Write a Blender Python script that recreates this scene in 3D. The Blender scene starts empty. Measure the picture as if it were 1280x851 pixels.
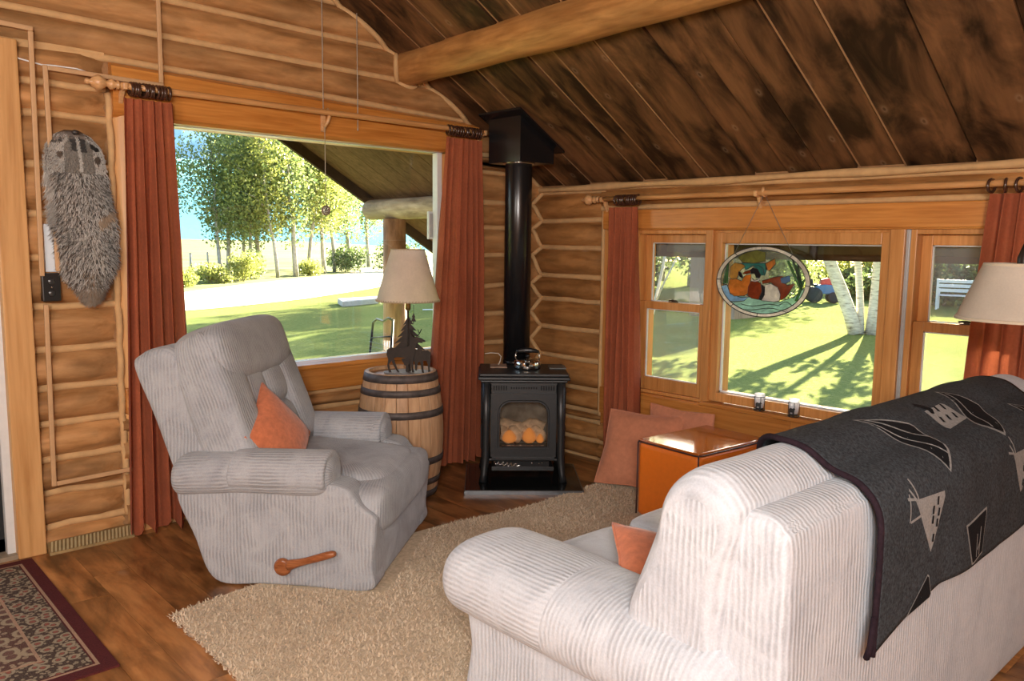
import bpy, bmesh, math, random
import numpy as np
from mathutils import Vector, Matrix
S = bpy.context.scene
COL = S.collection
PI = math.pi
rng = random.Random(7)
nr = np.random.default_rng(11)

# ------------------------------------------------------------------ materials
def new_mat(name):
    m = bpy.data.materials.new(name); m.use_nodes = True
    nt = m.node_tree; nt.nodes.clear()
    out = nt.nodes.new('ShaderNodeOutputMaterial')
    return m, nt, out
def N(nt, typ, **kw):
    n = nt.nodes.new(typ)
    for k, v in kw.items():
        if k.startswith('i_'):
            key = k[2:]
            key = int(key) if key.isdigit() else key.replace('_', ' ')
            n.inputs[key].default_value = v
        else: setattr(n, k, v)
    return n
def L(nt, a, b): nt.links.new(a, b)
def c4(c): return (c[0], c[1], c[2], 1.0)
def ramp(nt, fac, stops, interp='LINEAR'):
    r = nt.nodes.new('ShaderNodeValToRGB'); r.color_ramp.interpolation = interp
    el = r.color_ramp.elements
    while len(el) < len(stops): el.new(0.5)
    for e, (p, c) in zip(el, stops): e.position = p; e.color = c4(c)
    L(nt, fac, r.inputs[0]); return r.outputs[0]
def math_n(nt, op, a, b=None):
    n = nt.nodes.new('ShaderNodeMath'); n.operation = op
    for i, v in enumerate((a, b)):
        if v is None: continue
        if isinstance(v, (int, float)): n.inputs[i].default_value = v
        else: L(nt, v, n.inputs[i])
    return n.outputs[0]
def mixc(nt, fac, a, b, blend='MIX'):
    n = nt.nodes.new('ShaderNodeMix'); n.data_type = 'RGBA'; n.blend_type = blend
    for idx, v in ((0, fac), (6, a), (7, b)):
        if isinstance(v, (int, float)): n.inputs[idx].default_value = v
        elif isinstance(v, tuple): n.inputs[idx].default_value = c4(v)
        else: L(nt, v, n.inputs[idx])
    return n.outputs[2]
def coords(nt, kind='Object', scale=(1, 1, 1), rot=(0, 0, 0)):
    tc = nt.nodes.new('ShaderNodeTexCoord'); mp = nt.nodes.new('ShaderNodeMapping')
    mp.inputs['Scale'].default_value = scale; mp.inputs['Rotation'].default_value = rot
    L(nt, tc.outputs[kind], mp.inputs[0]); return mp.outputs[0]
def noise(nt, vec, scale=5, detail=4, rough=.55, dist=0.0):
    n = N(nt, 'ShaderNodeTexNoise'); n.inputs['Scale'].default_value = scale
    n.inputs['Detail'].default_value = detail; n.inputs['Roughness'].default_value = rough
    n.inputs['Distortion'].default_value = dist
    L(nt, vec, n.inputs['Vector']); return n.outputs['Fac']
def bsdf(nt, out, color, rough=.5, spec=.5, metal=0.0, bump=None, bstr=.3, bdist=.01, sheen=0.0, coat=0.0):
    b = nt.nodes.new('ShaderNodeBsdfPrincipled')
    if isinstance(color, tuple): b.inputs['Base Color'].default_value = c4(color)
    else: L(nt, color, b.inputs['Base Color'])
    if isinstance(rough, (int, float)): b.inputs['Roughness'].default_value = rough
    else: L(nt, rough, b.inputs['Roughness'])
    b.inputs['Specular IOR Level'].default_value = spec
    b.inputs['Metallic'].default_value = metal
    if sheen: b.inputs['Sheen Weight'].default_value = sheen; b.inputs['Sheen Roughness'].default_value = .5
    if coat: b.inputs['Coat Weight'].default_value = coat; b.inputs['Coat Roughness'].default_value = .08
    if bump is not None:
        bn = nt.nodes.new('ShaderNodeBump'); bn.inputs['Strength'].default_value = bstr
        bn.inputs['Distance'].default_value = bdist
        L(nt, bump, bn.inputs['Height']); L(nt, bn.outputs[0], b.inputs['Normal'])
    L(nt, b.outputs[0], out.inputs[0]); return b

def plain(name, c, rough=.5, spec=.5, metal=0.0, var=.12, nscale=30, bstr=.0, coat=0.0, sheen=0.0):
    m, nt, out = new_mat(name)
    v = coords(nt); f = noise(nt, v, nscale, 4)
    lo = tuple(max(0, x*(1-var)) for x in c); hi = tuple(min(1, x*(1+var)) for x in c)
    col = ramp(nt, f, [(.3, lo), (.7, hi)])
    bsdf(nt, out, col, rough, spec, metal, f if bstr else None, bstr, .004, sheen, coat)
    return m

def wood(name, dark, mid, light, axis='X', ls=.8, cs=9, rough=.45, spec=.3, tint=.25, knots=0.0, dirt=0.0, kscale=3.0, bstr=.25, coat=0.0, pale=(.5, .4, .3), k2d=False):
    """grain stretched along an axis; every separate board / log of one mesh gets its own tint"""
    m, nt, out = new_mat(name)
    sc = {'X': (ls, cs, cs), 'Y': (cs, ls, cs), 'Z': (cs, cs, ls)}[axis]
    tc = nt.nodes.new('ShaderNodeTexCoord'); geo = nt.nodes.new('ShaderNodeNewGeometry')
    oi = nt.nodes.new('ShaderNodeObjectInfo')
    rnd = math_n(nt, 'ADD', geo.outputs['Random Per Island'], oi.outputs['Random'])
    cmb = nt.nodes.new('ShaderNodeCombineXYZ')
    off = math_n(nt, 'MULTIPLY', rnd, 37.0)
    for i in range(3): L(nt, off, cmb.inputs[i])
    add = nt.nodes.new('ShaderNodeVectorMath'); add.operation = 'ADD'
    mp = nt.nodes.new('ShaderNodeMapping'); mp.inputs['Scale'].default_value = sc
    L(nt, tc.outputs['Object'], mp.inputs[0]); L(nt, mp.outputs[0], add.inputs[0]); L(nt, cmb.outputs[0], add.inputs[1])
    v = add.outputs[0]
    g = noise(nt, v, 1.6, 9, .62, .7); g2 = noise(nt, v, 6.0, 4, .5, .2)
    col = ramp(nt, g, [(.28, dark), (.47, mid), (.7, light)])
    col = mixc(nt, .35, col, ramp(nt, g2, [(.35, dark), (.6, light)]), 'MIX')
    br = N(nt, 'ShaderNodeHueSaturation')
    val = math_n(nt, 'ADD', math_n(nt, 'MULTIPLY', math_n(nt, 'FRACT', math_n(nt, 'MULTIPLY', rnd, 7.31)), tint*2), 1-tint)
    L(nt, val, br.inputs['Value']); L(nt, col, br.inputs['Color']); col = br.outputs[0]
    if dirt:
        add2 = nt.nodes.new('ShaderNodeVectorMath'); add2.operation = 'ADD'
        mp2 = nt.nodes.new('ShaderNodeMapping'); mp2.inputs['Scale'].default_value = tuple(1.0 if s < 2 else 2.6 for s in sc)
        L(nt, tc.outputs['Object'], mp2.inputs[0]); L(nt, mp2.outputs[0], add2.inputs[0]); L(nt, cmb.outputs[0], add2.inputs[1])
        d = noise(nt, add2.outputs[0], 2.2, 6, .6, .5)
        dd = ramp(nt, d, [(.38, (1, 1, 1)), (.62, (1-dirt,)*3)])
        col = mixc(nt, 1.0, col, dd, 'MULTIPLY')
    if knots:
        mp3 = nt.nodes.new('ShaderNodeMapping'); mp3.inputs['Scale'].default_value = tuple(.55 if s < 2 else 1.0 for s in sc)
        L(nt, tc.outputs['Object'], mp3.inputs[0])
        add3 = nt.nodes.new('ShaderNodeVectorMath'); add3.operation = 'ADD'
        L(nt, mp3.outputs[0], add3.inputs[0]); L(nt, cmb.outputs[0], add3.inputs[1])
        vo = nt.nodes.new('ShaderNodeTexVoronoi'); vo.inputs['Scale'].default_value = kscale
        if k2d: vo.voronoi_dimensions = '2D'
        L(nt, add3.outputs[0], vo.inputs['Vector'])
        k = ramp(nt, vo.outputs['Distance'], [(.03, (1, 1, 1)), (.065, (.55, .55, .55)), (.10, (0, 0, 0))])
        kc = ramp(nt, vo.outputs['Distance'], [(.012, (dark[0]*.8, dark[1]*.8, dark[2]*.8)), (.032, pale), (.075, mid)])
        col = mixc(nt, math_n(nt, 'MULTIPLY', k, knots), col, kc)
    bsdf(nt, out, col, rough, spec, 0, g, bstr, .006, 0, coat)
    return m

def cord(name, base=(.63, .615, .59), period=.0135, depth=.5, dark=.66):
    """wide wale corduroy: ribs run along v of the UV map, worn velvet shading in patches"""
    m, nt, out = new_mat(name)
    tc = nt.nodes.new('ShaderNodeTexCoord'); sep = nt.nodes.new('ShaderNodeSeparateXYZ')
    wob = noise(nt, coords(nt, 'UV', (7, 5, 6)), 1.0, 3)
    L(nt, tc.outputs['UV'], sep.inputs[0])
    u = math_n(nt, 'ADD', sep.outputs[0], math_n(nt, 'MULTIPLY', wob, .030))
    w = math_n(nt, 'ADD', math_n(nt, 'MULTIPLY', math_n(nt, 'SINE', math_n(nt, 'MULTIPLY', u, 2*PI/period)), .5), .5)
    stre = noise(nt, coords(nt, 'UV', (75, 6, 1)), 1.0, 4, .65)
    worn = noise(nt, coords(nt, 'Object'), 7.0, 4, .65, 1.0)
    pile = noise(nt, coords(nt, 'Object'), 3.2, 5, .65, .9)
    fine = noise(nt, coords(nt, 'Object'), 190, 2)
    keep = math_n(nt, 'ADD', math_n(nt, 'MULTIPLY', ramp(nt, worn, [(.38, (.05, .05, .05)), (.62, (1, 1, 1))]), .9), .1)
    dk = tuple(x*dark for x in base)
    f = math_n(nt, 'MULTIPLY', math_n(nt, 'SUBTRACT', 1.0, w), math_n(nt, 'MULTIPLY', keep, math_n(nt, 'ADD', math_n(nt, 'MULTIPLY', stre, 1.2), .2)))
    col = ramp(nt, f, [(.05, base), (.75, dk)])
    col = mixc(nt, .5, col, mixc(nt, 1.0, col, ramp(nt, stre, [(.3, (.74, .745, .76)), (.62, (1.06, 1.06, 1.06))]), 'MULTIPLY'))
    col = mixc(nt, 1.0, col, ramp(nt, pile, [(.30, (.74, .75, .78)), (.50, (.93, .93, .94)), (.68, (1, 1, 1))]), 'MULTIPLY')
    col = mixc(nt, .25, col, ramp(nt, fine, [(.3, dk), (.7, tuple(min(1, x*1.12) for x in base))]))
    bh = math_n(nt, 'MULTIPLY', w, keep)
    bsdf(nt, out, col, .95, .12, 0, bh, depth, .004, .15)
    return m

def glassmat(name, tint=(1, 1, 1), refl=1.0, rough=0.0):
    m, nt, out = new_mat(name)
    tr = N(nt, 'ShaderNodeBsdfTransparent'); tr.inputs[0].default_value = c4(tint)
    gl = N(nt, 'ShaderNodeBsdfGlossy'); gl.inputs['Roughness'].default_value = rough
    fr = N(nt, 'ShaderNodeFresnel'); gq = N(nt, 'ShaderNodeNewGeometry')
    L(nt, math_n(nt, 'SUBTRACT', 1.45, math_n(nt, 'MULTIPLY', gq.outputs['Backfacing'], 1.45-1/1.45)), fr.inputs[0])
    mx = N(nt, 'ShaderNodeMixShader')
    L(nt, math_n(nt, 'MULTIPLY', fr.outputs[0], refl), mx.inputs[0]); L(nt, tr.outputs[0], mx.inputs[1]); L(nt, gl.outputs[0], mx.inputs[2])
    L(nt, mx.outputs[0], out.inputs[0]); return m

def stained(name, c, opac=.35):
    """coloured art glass: lets coloured light through, part of it scattered"""
    m, nt, out = new_mat(name)
    v = coords(nt); f = noise(nt, v, 22, 4, .6, 1.2)
    col = ramp(nt, f, [(.3, tuple(x*.72 for x in c)), (.7, tuple(min(1, x*1.2) for x in c))])
    tr = N(nt, 'ShaderNodeBsdfTransparent'); tl = N(nt, 'ShaderNodeBsdfTranslucent'); df = N(nt, 'ShaderNodeBsdfDiffuse')
    for n in (tr, tl, df): L(nt, col, n.inputs[0])
    gl = N(nt, 'ShaderNodeBsdfGlossy'); gl.inputs['Roughness'].default_value = .1
    m1 = N(nt, 'ShaderNodeMixShader'); m1.inputs[0].default_value = .5
    L(nt, tl.outputs[0], m1.inputs[1]); L(nt, df.outputs[0], m1.inputs[2])
    m2 = N(nt, 'ShaderNodeMixShader'); m2.inputs[0].default_value = opac
    L(nt, tr.outputs[0], m2.inputs[1]); L(nt, m1.outputs[0], m2.inputs[2])
    m3 = N(nt, 'ShaderNodeMixShader'); m3.inputs[0].default_value = .05
    L(nt, m2.outputs[0], m3.inputs[1]); L(nt, gl.outputs[0], m3.inputs[2])
    L(nt, m3.outputs[0], out.inputs[0]); return m

def cloth(name, c, scale=60, var=.2, sheen=.0, transl=0.0, bstr=.25):
    m, nt, out = new_mat(name)
    v = coords(nt); f = noise(nt, v, scale, 5, .6); g = noise(nt, v, 6, 3)
    lo = tuple(x*(1-var) for x in c); hi = tuple(min(1, x*(1+var)) for x in c)
    col = ramp(nt, f, [(.3, lo), (.7, hi)])
    col = mixc(nt, 1.0, col, ramp(nt, g, [(.3, (.85, .85, .85)), (.65, (1, 1, 1))]), 'MULTIPLY')
    b = bsdf(nt, out, col, .9, .15, 0, f, bstr, .003, sheen)
    if transl:
        tl = N(nt, 'ShaderNodeBsdfTranslucent'); L(nt, col, tl.inputs[0])
        mx = N(nt, 'ShaderNodeMixShader'); mx.inputs[0].default_value = transl
        L(nt, b.outputs[0], mx.inputs[1]); L(nt, tl.outputs[0], mx.inputs[2]); L(nt, mx.outputs[0], out.inputs[0])
    return m

def leafmat(name, dark, light, transl=.45):
    m, nt, out = new_mat(name)
    geo = N(nt, 'ShaderNodeNewGeometry')
    col = ramp(nt, geo.outputs['Random Per Island'], [(0, dark), (.6, light), (1, tuple(min(1, x*1.25) for x in light))])
    df = N(nt, 'ShaderNodeBsdfPrincipled'); df.inputs['Roughness'].default_value = .55
    L(nt, col, df.inputs['Base Color'])
    tl = N(nt, 'ShaderNodeBsdfTranslucent'); L(nt, col, tl.inputs[0])
    mx = N(nt, 'ShaderNodeMixShader'); mx.inputs[0].default_value = transl
    L(nt, df.outputs[0], mx.inputs[1]); L(nt, tl.outputs[0], mx.inputs[2]); L(nt, mx.outputs[0], out.inputs[0])
    return m

# ------------------------------------------------------------------ mesh building
class MB:
    def __init__(s): s.v = []; s.f = []; s.m = []; s.uv = {}; s.sm = []
    def add(s, vs, fs, mat=0, uvs=None, smooth=False):
        b = len(s.v); s.v.extend([tuple(map(float, p)) for p in vs])
        for f in fs:
            if uvs is not None: s.uv[len(s.f)] = [tuple(uvs[i]) for i in f]
            s.f.append([b+i for i in f]); s.m.append(mat); s.sm.append(smooth)
        return b
    def box(s, x0, x1, y0, y1, z0, z1, mat=0):
        v = [(x0, y0, z0), (x1, y0, z0), (x1, y1, z0), (x0, y1, z0), (x0, y0, z1), (x1, y0, z1), (x1, y1, z1), (x0, y1, z1)]
        s.add(v, [(0, 3, 2, 1), (4, 5, 6, 7), (0, 1, 5, 4), (1, 2, 6, 5), (2, 3, 7, 6), (3, 0, 4, 7)], mat); return s
    def prism(s, poly, a0, a1, axis='y', mat=0, smooth=False):
        """poly in the other two axes, in xyz order"""
        n = len(poly)
        def P(p, a): return {'x': (a, p[0], p[1]), 'y': (p[0], a, p[1]), 'z': (p[0], p[1], a)}[axis]
        v = [P(p, a0) for p in poly]+[P(p, a1) for p in poly]
        s.add(v, [tuple(range(n-1, -1, -1)), tuple(range(n, 2*n))]+[(i, (i+1) % n, n+(i+1) % n, n+i) for i in range(n)], mat, None, smooth); return s
    def grid(s, P, mat=0, uv=None, smooth=True, wrap_u=False, wrap_v=False):
        """P[i][j] points; wraps optional; uv[i][j]"""
        P = np.asarray(P, float); n, k = P.shape[:2]
        b = len(s.v); s.v.extend(map(tuple, P.reshape(-1, 3)))
        for i in range(n if wrap_u else n-1):
            for j in range(k if wrap_v else k-1):
                i2, j2 = (i+1) % n, (j+1) % k
                if uv is not None:
                    U = uv
                    def g(a, c):
                        return tuple(U[a][c])
                    s.uv[len(s.f)] = [g(i, j), g(i+1 if i+1 < len(U) else i, j), g(i+1 if i+1 < len(U) else i, j+1 if j+1 < len(U[0]) else j), g(i, j+1 if j+1 < len(U[0]) else j)]
                s.f.append([b+i*k+j, b+i2*k+j, b+i2*k+j2, b+i*k+j2]); s.m.append(mat); s.sm.append(smooth)
        return s
    def tube(s, pts, r, seg=10, mat=0, caps=True, closed=False, flat=1.0):
        pts = [Vector(p) for p in pts]; n = len(pts)
        rs = r if isinstance(r, (list, tuple)) else [r]*n
        up = None; rings = []
        for i, p in enumerate(pts):
            a = pts[(i-1) % n] if (closed or i > 0) else p
            c = pts[(i+1) % n] if (closed or i < n-1) else p
            t = (c-a); t = t.normalized() if t.length > 1e-9 else Vector((0, 0, 1))
            if up is None:
                up = Vector((0, 0, 1)) if abs(t.z) < .9 else Vector((1, 0, 0))
            sd = t.cross(up); 
            if sd.length < 1e-6: sd = t.cross(Vector((0, 1, 0)))
            sd.normalize(); up = sd.cross(t).normalized()
            rings.append([p+sd*math.cos(2*PI*k/seg)*rs[i]+up*math.sin(2*PI*k/seg)*rs[i]*flat for k in range(seg)])
        b = len(s.v)
        for rg in rings: s.v.extend(map(tuple, rg))
        for i in range(n if closed else n-1):
            for k in range(seg):
                i2 = (i+1) % n
                s.f.append([b+i*seg+k, b+i*seg+(k+1) % seg, b+i2*seg+(k+1) % seg, b+i2*seg+k]); s.m.append(mat); s.sm.append(True)
        if caps and not closed:
            s.f.append([b+k for k in range(seg-1, -1, -1)]); s.m.append(mat); s.sm.append(False)
            s.f.append([b+(n-1)*seg+k for k in range(seg)]); s.m.append(mat); s.sm.append(False)
        return s
    def lathe(s, prof, seg=32, c=(0, 0, 0), mat=0, axis='z', cap=True):
        b = len(s.v)
        for (r, h) in prof:
            for k in range(seg):
                a = 2*PI*k/seg; x, y = r*math.cos(a), r*math.sin(a)
                p = {'z': (x, y, h), 'x': (h, x, y), 'y': (y, h, x)}[axis]
                s.v.append((c[0]+p[0], c[1]+p[1], c[2]+p[2]))
        n = len(prof)
        for i in range(n-1):
            for k in range(seg):
                s.f.append([b+i*seg+k, b+i*seg+(k+1) % seg, b+(i+1)*seg+(k+1) % seg, b+(i+1)*seg+k]); s.m.append(mat); s.sm.append(True)
        if cap:
            s.f.append([b+k for k in range(seg-1, -1, -1)]); s.m.append(mat); s.sm.append(False)
            s.f.append([b+(n-1)*seg+k for k in range(seg)]); s.m.append(mat); s.sm.append(False)
        return s
    def xf(s, M):
        s.v = [tuple(M @ Vector(p)) for p in s.v]; return s
    def build(s, name, mats, parent=None, bev=0.0, bseg=2, sub=0, solid=0.0, loc=None, smooth=None, auto=None, kind=None):
        me = bpy.data.meshes.new(name)
        me.from_pydata(s.v, [], s.f)
        if not isinstance(mats, (list, tuple)): mats = [mats]
        for m in mats: me.materials.append(m)
        me.polygons.foreach_set('material_index', s.m)
        me.polygons.foreach_set('use_smooth', [bool(x) if smooth is None else smooth for x in s.sm])
        ul = me.uv_layers.new(name='UVMap')
        co = np.array(s.v, float)
        data = np.zeros((len(me.loops), 2), 'f')
        for pi, poly in enumerate(me.polygons):
            ls = poly.loop_start
            if pi in s.uv:
                for q, w in enumerate(s.uv[pi]): data[ls+q] = w
            else:
                nrm = poly.normal; ax = max(range(3), key=lambda a: abs(nrm[a]))
                for q, vi in enumerate(s.f[pi]):
                    p = co[vi]
                    data[ls+q] = ((p[1], p[2]), (p[0], p[2]), (p[0], p[1]))[ax]
        ul.data.foreach_set('uv', data.ravel())
        bm = bmesh.new(); bm.from_mesh(me); bmesh.ops.recalc_face_normals(bm, faces=bm.faces); bm.to_mesh(me); bm.free()
        me.update()
        o = bpy.data.objects.new(name, me); COL.objects.link(o)
        if parent is not None: o.parent = parent
        if loc is not None: o.location = loc
        if bev:
            b = o.modifiers.new('bevel', 'BEVEL'); b.width = bev; b.segments = bseg; b.limit_method = 'ANGLE'; b.angle_limit = math.radians(40)
            b.harden_normals = False
        if solid:
            b = o.modifiers.new('solid', 'SOLIDIFY'); b.thickness = solid; b.offset = 0
        if sub:
            b = o.modifiers.new('sub', 'SUBSURF'); b.levels = sub; b.render_levels = sub
        if kind: o['kind'] = kind
        return o

def tag(o, label=None, cat=None, group=None, kind=None):
    if label: o['label'] = label
    if cat: o['category'] = cat
    if group: o['group'] = group
    if kind: o['kind'] = kind
    return o
def thing(name, label, cat, loc=(0, 0, 0), rz=0.0, group=None, kind=None):
    o = bpy.data.objects.new(name, None); COL.objects.link(o); o.empty_display_size = .1
    o.location = loc; o.rotation_euler = (0, 0, rz)
    return tag(o, label, cat, group, kind)
def dup(root, loc=None, rz=None, label=None, scale=None):
    r = root.copy(); COL.objects.link(r)
    if loc is not None: r.location = loc
    if rz is not None: r.rotation_euler = (0, 0, rz)
    if scale is not None: r.scale = scale
    if label: r['label'] = label
    for ch in list(root.children):
        c = ch.copy(); COL.objects.link(c); c.parent = r
        for g in list(ch.children):
            d = g.copy(); COL.objects.link(d); d.parent = c
    return r
def rot(rx=0, ry=0, rz=0, loc=(0, 0, 0)):
    return Matrix.Translation(loc) @ Matrix.Rotation(rz, 4, 'Z') @ Matrix.Rotation(ry, 4, 'Y') @ Matrix.Rotation(rx, 4, 'X')

def smooth_noise(n, k, amp, r=nr):
    """1D smooth random curve with n samples and about k bumps"""
    xs = np.linspace(0, 1, n); y = np.zeros(n)
    for h in range(1, k+1): y += r.normal()/h**.5*np.sin(2*PI*h*xs*.5+r.uniform(0, 6.28))
    return amp*y/max(1, k)**.5
def fbm2(a, b, seed=0):
    v = 0*a
    r = np.random.default_rng(seed)
    for o_ in range(4):
        f = 2.0**o_
        for _ in range(3):
            th = r.uniform(0, 6.28); ph = r.uniform(0, 6.28)
            v = v+np.sin(f*(a*np.cos(th)+b*np.sin(th))+ph)/f/3
    return v

def sup(c, e): return np.sign(c)*np.abs(c)**e
def pad(mb, c, size, e1=.35, e2=.35, M=None, nu=36, nv=22, mat=0, uvswap=False, wr=0.0, seed=1):
    """superellipsoid cushion, half sizes; ribs along local z unless swapped"""
    u = np.linspace(-PI, PI, nu, endpoint=False); v = np.linspace(-PI/2, PI/2, nv)
    U, V = np.meshgrid(u, v)
    x = size[0]*sup(np.cos(V), e1)*sup(np.cos(U), e2); y = size[1]*sup(np.cos(V), e1)*sup(np.sin(U), e2); z = size[2]*sup(np.sin(V), e1)
    if wr:
        w = fbm2(U*2.2+seed, V*3, seed)*wr; s = 1+w
        x, y, z = x*s, y*s, z*(1+w*.5)
    P = np.stack([x, y, z], -1)
    per = np.zeros((nv, nu+1)); Pc = np.concatenate([P, P[:, :1]], 1)
    mid = Pc[nv//2]; d = np.concatenate([[0], np.cumsum(np.linalg.norm(np.diff(mid, axis=0), axis=1))])
    zz = np.concatenate([z, z[:, :1]], 1)
    A = np.broadcast_to(d, zz.shape)
    uv = np.stack([zz, A] if uvswap else [A, zz], -1)
    Mt = (Matrix.Translation(c) @ M) if M is not None else Matrix.Translation(c)
    Mt = np.array(Mt)
    Q = P.reshape(-1, 3) @ Mt[:3, :3].T + Mt[:3, 3]
    mb.grid(Q.reshape(P.shape), mat, uv, True, False, True)
    return mb

def loft(mb, prof, t0, t1, axis='x', r=.05, nl=12, mat=0, across=False, shrink=1.0, seed=3, wr=0.0, tilt=None, endk=5):
    """closed profile swept along an axis with rounded bulging ends. Ribs run along the length unless across."""
    prof = np.array(prof, float); cen = prof.mean(0)
    ts = []; sc = []
    for k in range(endk+1):
        a = PI/2*k/endk; ts.append(t0+r*(1-math.sin(a)) if False else t0+r*(1-math.cos(PI/2-a))); sc.append((math.sin(a)))
    ts = [t0+r*(1-math.cos(PI/2*k/endk)) for k in range(endk+1)]; sc = [math.sin(PI/2*k/endk) for k in range(endk+1)]
    mids = np.linspace(t0+r, t1-r, nl)[1:-1]
    T = ts+list(mids)+[t1-(t-t0) for t in reversed(ts)]; SC = sc+[1]*len(mids)+list(reversed(sc))
    ext = np.abs(prof-cen).max()
    per = np.concatenate([[0], np.cumsum(np.linalg.norm(np.diff(np.vstack([prof, prof[:1]]), axis=0), axis=1))])
    P = []; UV = []
    for i, (t, s) in enumerate(zip(T, SC)):
        # shrink the outline by at most r at the ends
        d = prof-cen; ln = np.linalg.norm(d, axis=1, keepdims=True)+1e-9
        k = np.maximum(0, 1-(1-s)*r*shrink/ln)
        q = cen+d*k
        if wr: q = q+d/ln*(fbm2(np.linspace(0, 6.28, len(q))*1.5, np.full(len(q), t*9.0), seed)[:, None]*wr)
        off = tilt(t) if tilt else (0, 0)
        q = q+np.array(off)
        row = []
        for p in q: row.append({'x': (t, p[0], p[1]), 'y': (p[0], t, p[1]), 'z': (p[0], p[1], t)}[axis])
        P.append(row)
        UV.append([(t, a) if across else (a, t) for a in per])
    n = len(prof)
    mb.grid(P, mat, UV, True, False, True)
    b = len(mb.v)-len(T)*n
    for base, row, flip in ((b, P[0], False), (b+(len(T)-1)*n, P[-1], True)):
        row = np.array(row, float); c = row.mean(0); prev = [base+k for k in range(n)]
        for s in (.72, .42, .16):
            i0 = len(mb.v); mb.v.extend(map(tuple, c+(row-c)*s)); cur = [i0+k for k in range(n)]
            for k in range(n):
                k2 = (k+1) % n; f = [prev[k], prev[k2], cur[k2], cur[k]]
                mb.f.append(f if flip else f[::-1]); mb.m.append(mat); mb.sm.append(True)
            prev = cur
        ci = len(mb.v); mb.v.append(tuple(c))
        for k in range(n):
            f = [prev[k], prev[(k+1) % n], ci]; mb.f.append(f if flip else f[::-1]); mb.m.append(mat); mb.sm.append(True)
    return mb
def rrect(cx, cz, w, h, r, n=5):
    """rounded rectangle outline, w h full sizes"""
    pts = []
    for sx, sz, a0 in ((1, 1, 0), (-1, 1, PI/2), (-1, -1, PI), (1, -1, 3*PI/2)):
        for k in range(n+1):
            a = a0+PI/2*k/n
            pts.append((cx+sx*(w/2-r)+r*math.cos(a), cz+sz*(h/2-r)+r*math.sin(a)))
    return pts
def resample(poly, n, closed=True):
    P = np.array(list(poly)+([poly[0]] if closed else []), float)
    d = np.concatenate([[0], np.cumsum(np.linalg.norm(np.diff(P, axis=0), axis=1))])
    t = np.linspace(0, d[-1], n, endpoint=not closed)
    return np.stack([np.interp(t, d, P[:, i]) for i in range(P.shape[1])], 1)
def spline(pts, n, closed=False):
    """Catmull-Rom"""
    P = [np.array(p, float) for p in pts]; m = len(P); out = []
    segs = m if closed else m-1
    for i in range(segs):
        p0 = P[(i-1) % m] if closed or i > 0 else P[0]; p1 = P[i]; p2 = P[(i+1) % m]; p3 = P[(i+2) % m] if closed or i+2 < m else P[-1]
        for k in range(n):
            t = k/n
            out.append(.5*((2*p1)+(-p0+p2)*t+(2*p0-5*p1+4*p2-p3)*t*t+(-p0+3*p1-3*p2+p3)*t**3))
    if not closed: out.append(P[-1])
    return np.array(out)
def pillow(mb, size, thick, M, mat=0, n=18, seed=5):
    a = np.linspace(-1, 1, n); U, V = np.meshgrid(a, a)
    h = (np.clip(1-np.abs(U)**2.6, 0, 1)**.55)*(np.clip(1-np.abs(V)**2.6, 0, 1)**.55)
    pin = 1-.07*(1-np.abs(U*V))*(np.maximum(np.abs(U), np.abs(V)))
    h = h*(1+.08*fbm2(U*3, V*3, seed))
    Mt = np.array(M)
    for sg in (1, -1):
        P = np.stack([U*size/2*pin, V*size/2*pin, sg*(h*thick/2+.002)], -1)
        Q = P.reshape(-1, 3) @ Mt[:3, :3].T+Mt[:3, 3]
        Q = Q.reshape(P.shape)
        if sg < 0: Q = Q[::-1]
        mb.grid(Q, mat)
    # seam
    e = [(-1+2*k/24, -1) for k in range(24)]+[(1, -1+2*k/24) for k in range(24)]+[(1-2*k/24, 1) for k in range(24)]+[(-1, 1-2*k/24) for k in range(24)]
    pts = []
    for u, v in e:
        pn = 1-.07*(1-abs(u*v))*max(abs(u), abs(v)); p = Mt[:3, :3] @ np.array([u*size/2*pn, v*size/2*pn, 0])+Mt[:3, 3]; pts.append(tuple(p))
    mb.tube(pts, .005, 6, mat, False, True)
    return mb
# ------------------------------------------------------------------ shared materials
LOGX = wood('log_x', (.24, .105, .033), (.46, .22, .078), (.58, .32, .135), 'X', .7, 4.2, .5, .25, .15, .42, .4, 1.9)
LOGY = wood('log_y_shaded', (.17, .068, .019), (.38, .165, .048), (.50, .25, .088), 'Y', .7, 4.2, .5, .25, .16, .45, .4, 1.9)  # right wall logs: the dimmer light there is put into a darker colour
BEAM = wood('beam_y', (.22, .092, .026), (.42, .19, .055), (.52, .265, .09), 'Y', .8, 7, .45, .3, .1, .3, .3, 2.5)
TRX = wood('trim_x', (.30, .095, .014), (.50, .185, .035), (.60, .26, .06), 'X', .6, 10, .32, .4, .14, .25, .0, 1.6)
TRY = wood('trim_y', (.30, .10, .016), (.48, .18, .036), (.58, .25, .06), 'Y', .6, 10, .32, .4, .14, .25, .0, 1.6)
TRZ = wood('trim_z', (.34, .13, .03), (.52, .225, .06), (.60, .29, .095), 'Z', .6, 11, .35, .4, .12, .2, .0, 1.6)
CAS = wood('casing_z', (.40, .19, .062), (.55, .29, .105), (.62, .35, .145), 'Z', .5, 9, .42, .3, .08, .7, .0, 2.6)
PLK = wood('ceiling_plank', (.085, .042, .019), (.175, .080, .031), (.26, .125, .05), 'X', .34, 3.4, .6, .2, .2, .28, .85, 3.3, .06, 0, (.42, .29, .18), True)
PLKE = wood('plank_edge', (.20, .10, .04), (.32, .17, .075), (.40, .24, .12), 'X', .3, 6, .6, .2, .2)
FLR = wood('floor_plank', (.17, .062, .018), (.42, .165, .048), (.54, .25, .085), 'Y', .7, 6, .3, .45, .22, .5, .65, 2.0, .15)
CHK = plain('chinking', (.54, .335, .155), .85, .2, 0, .1, 18, .3)
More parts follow.
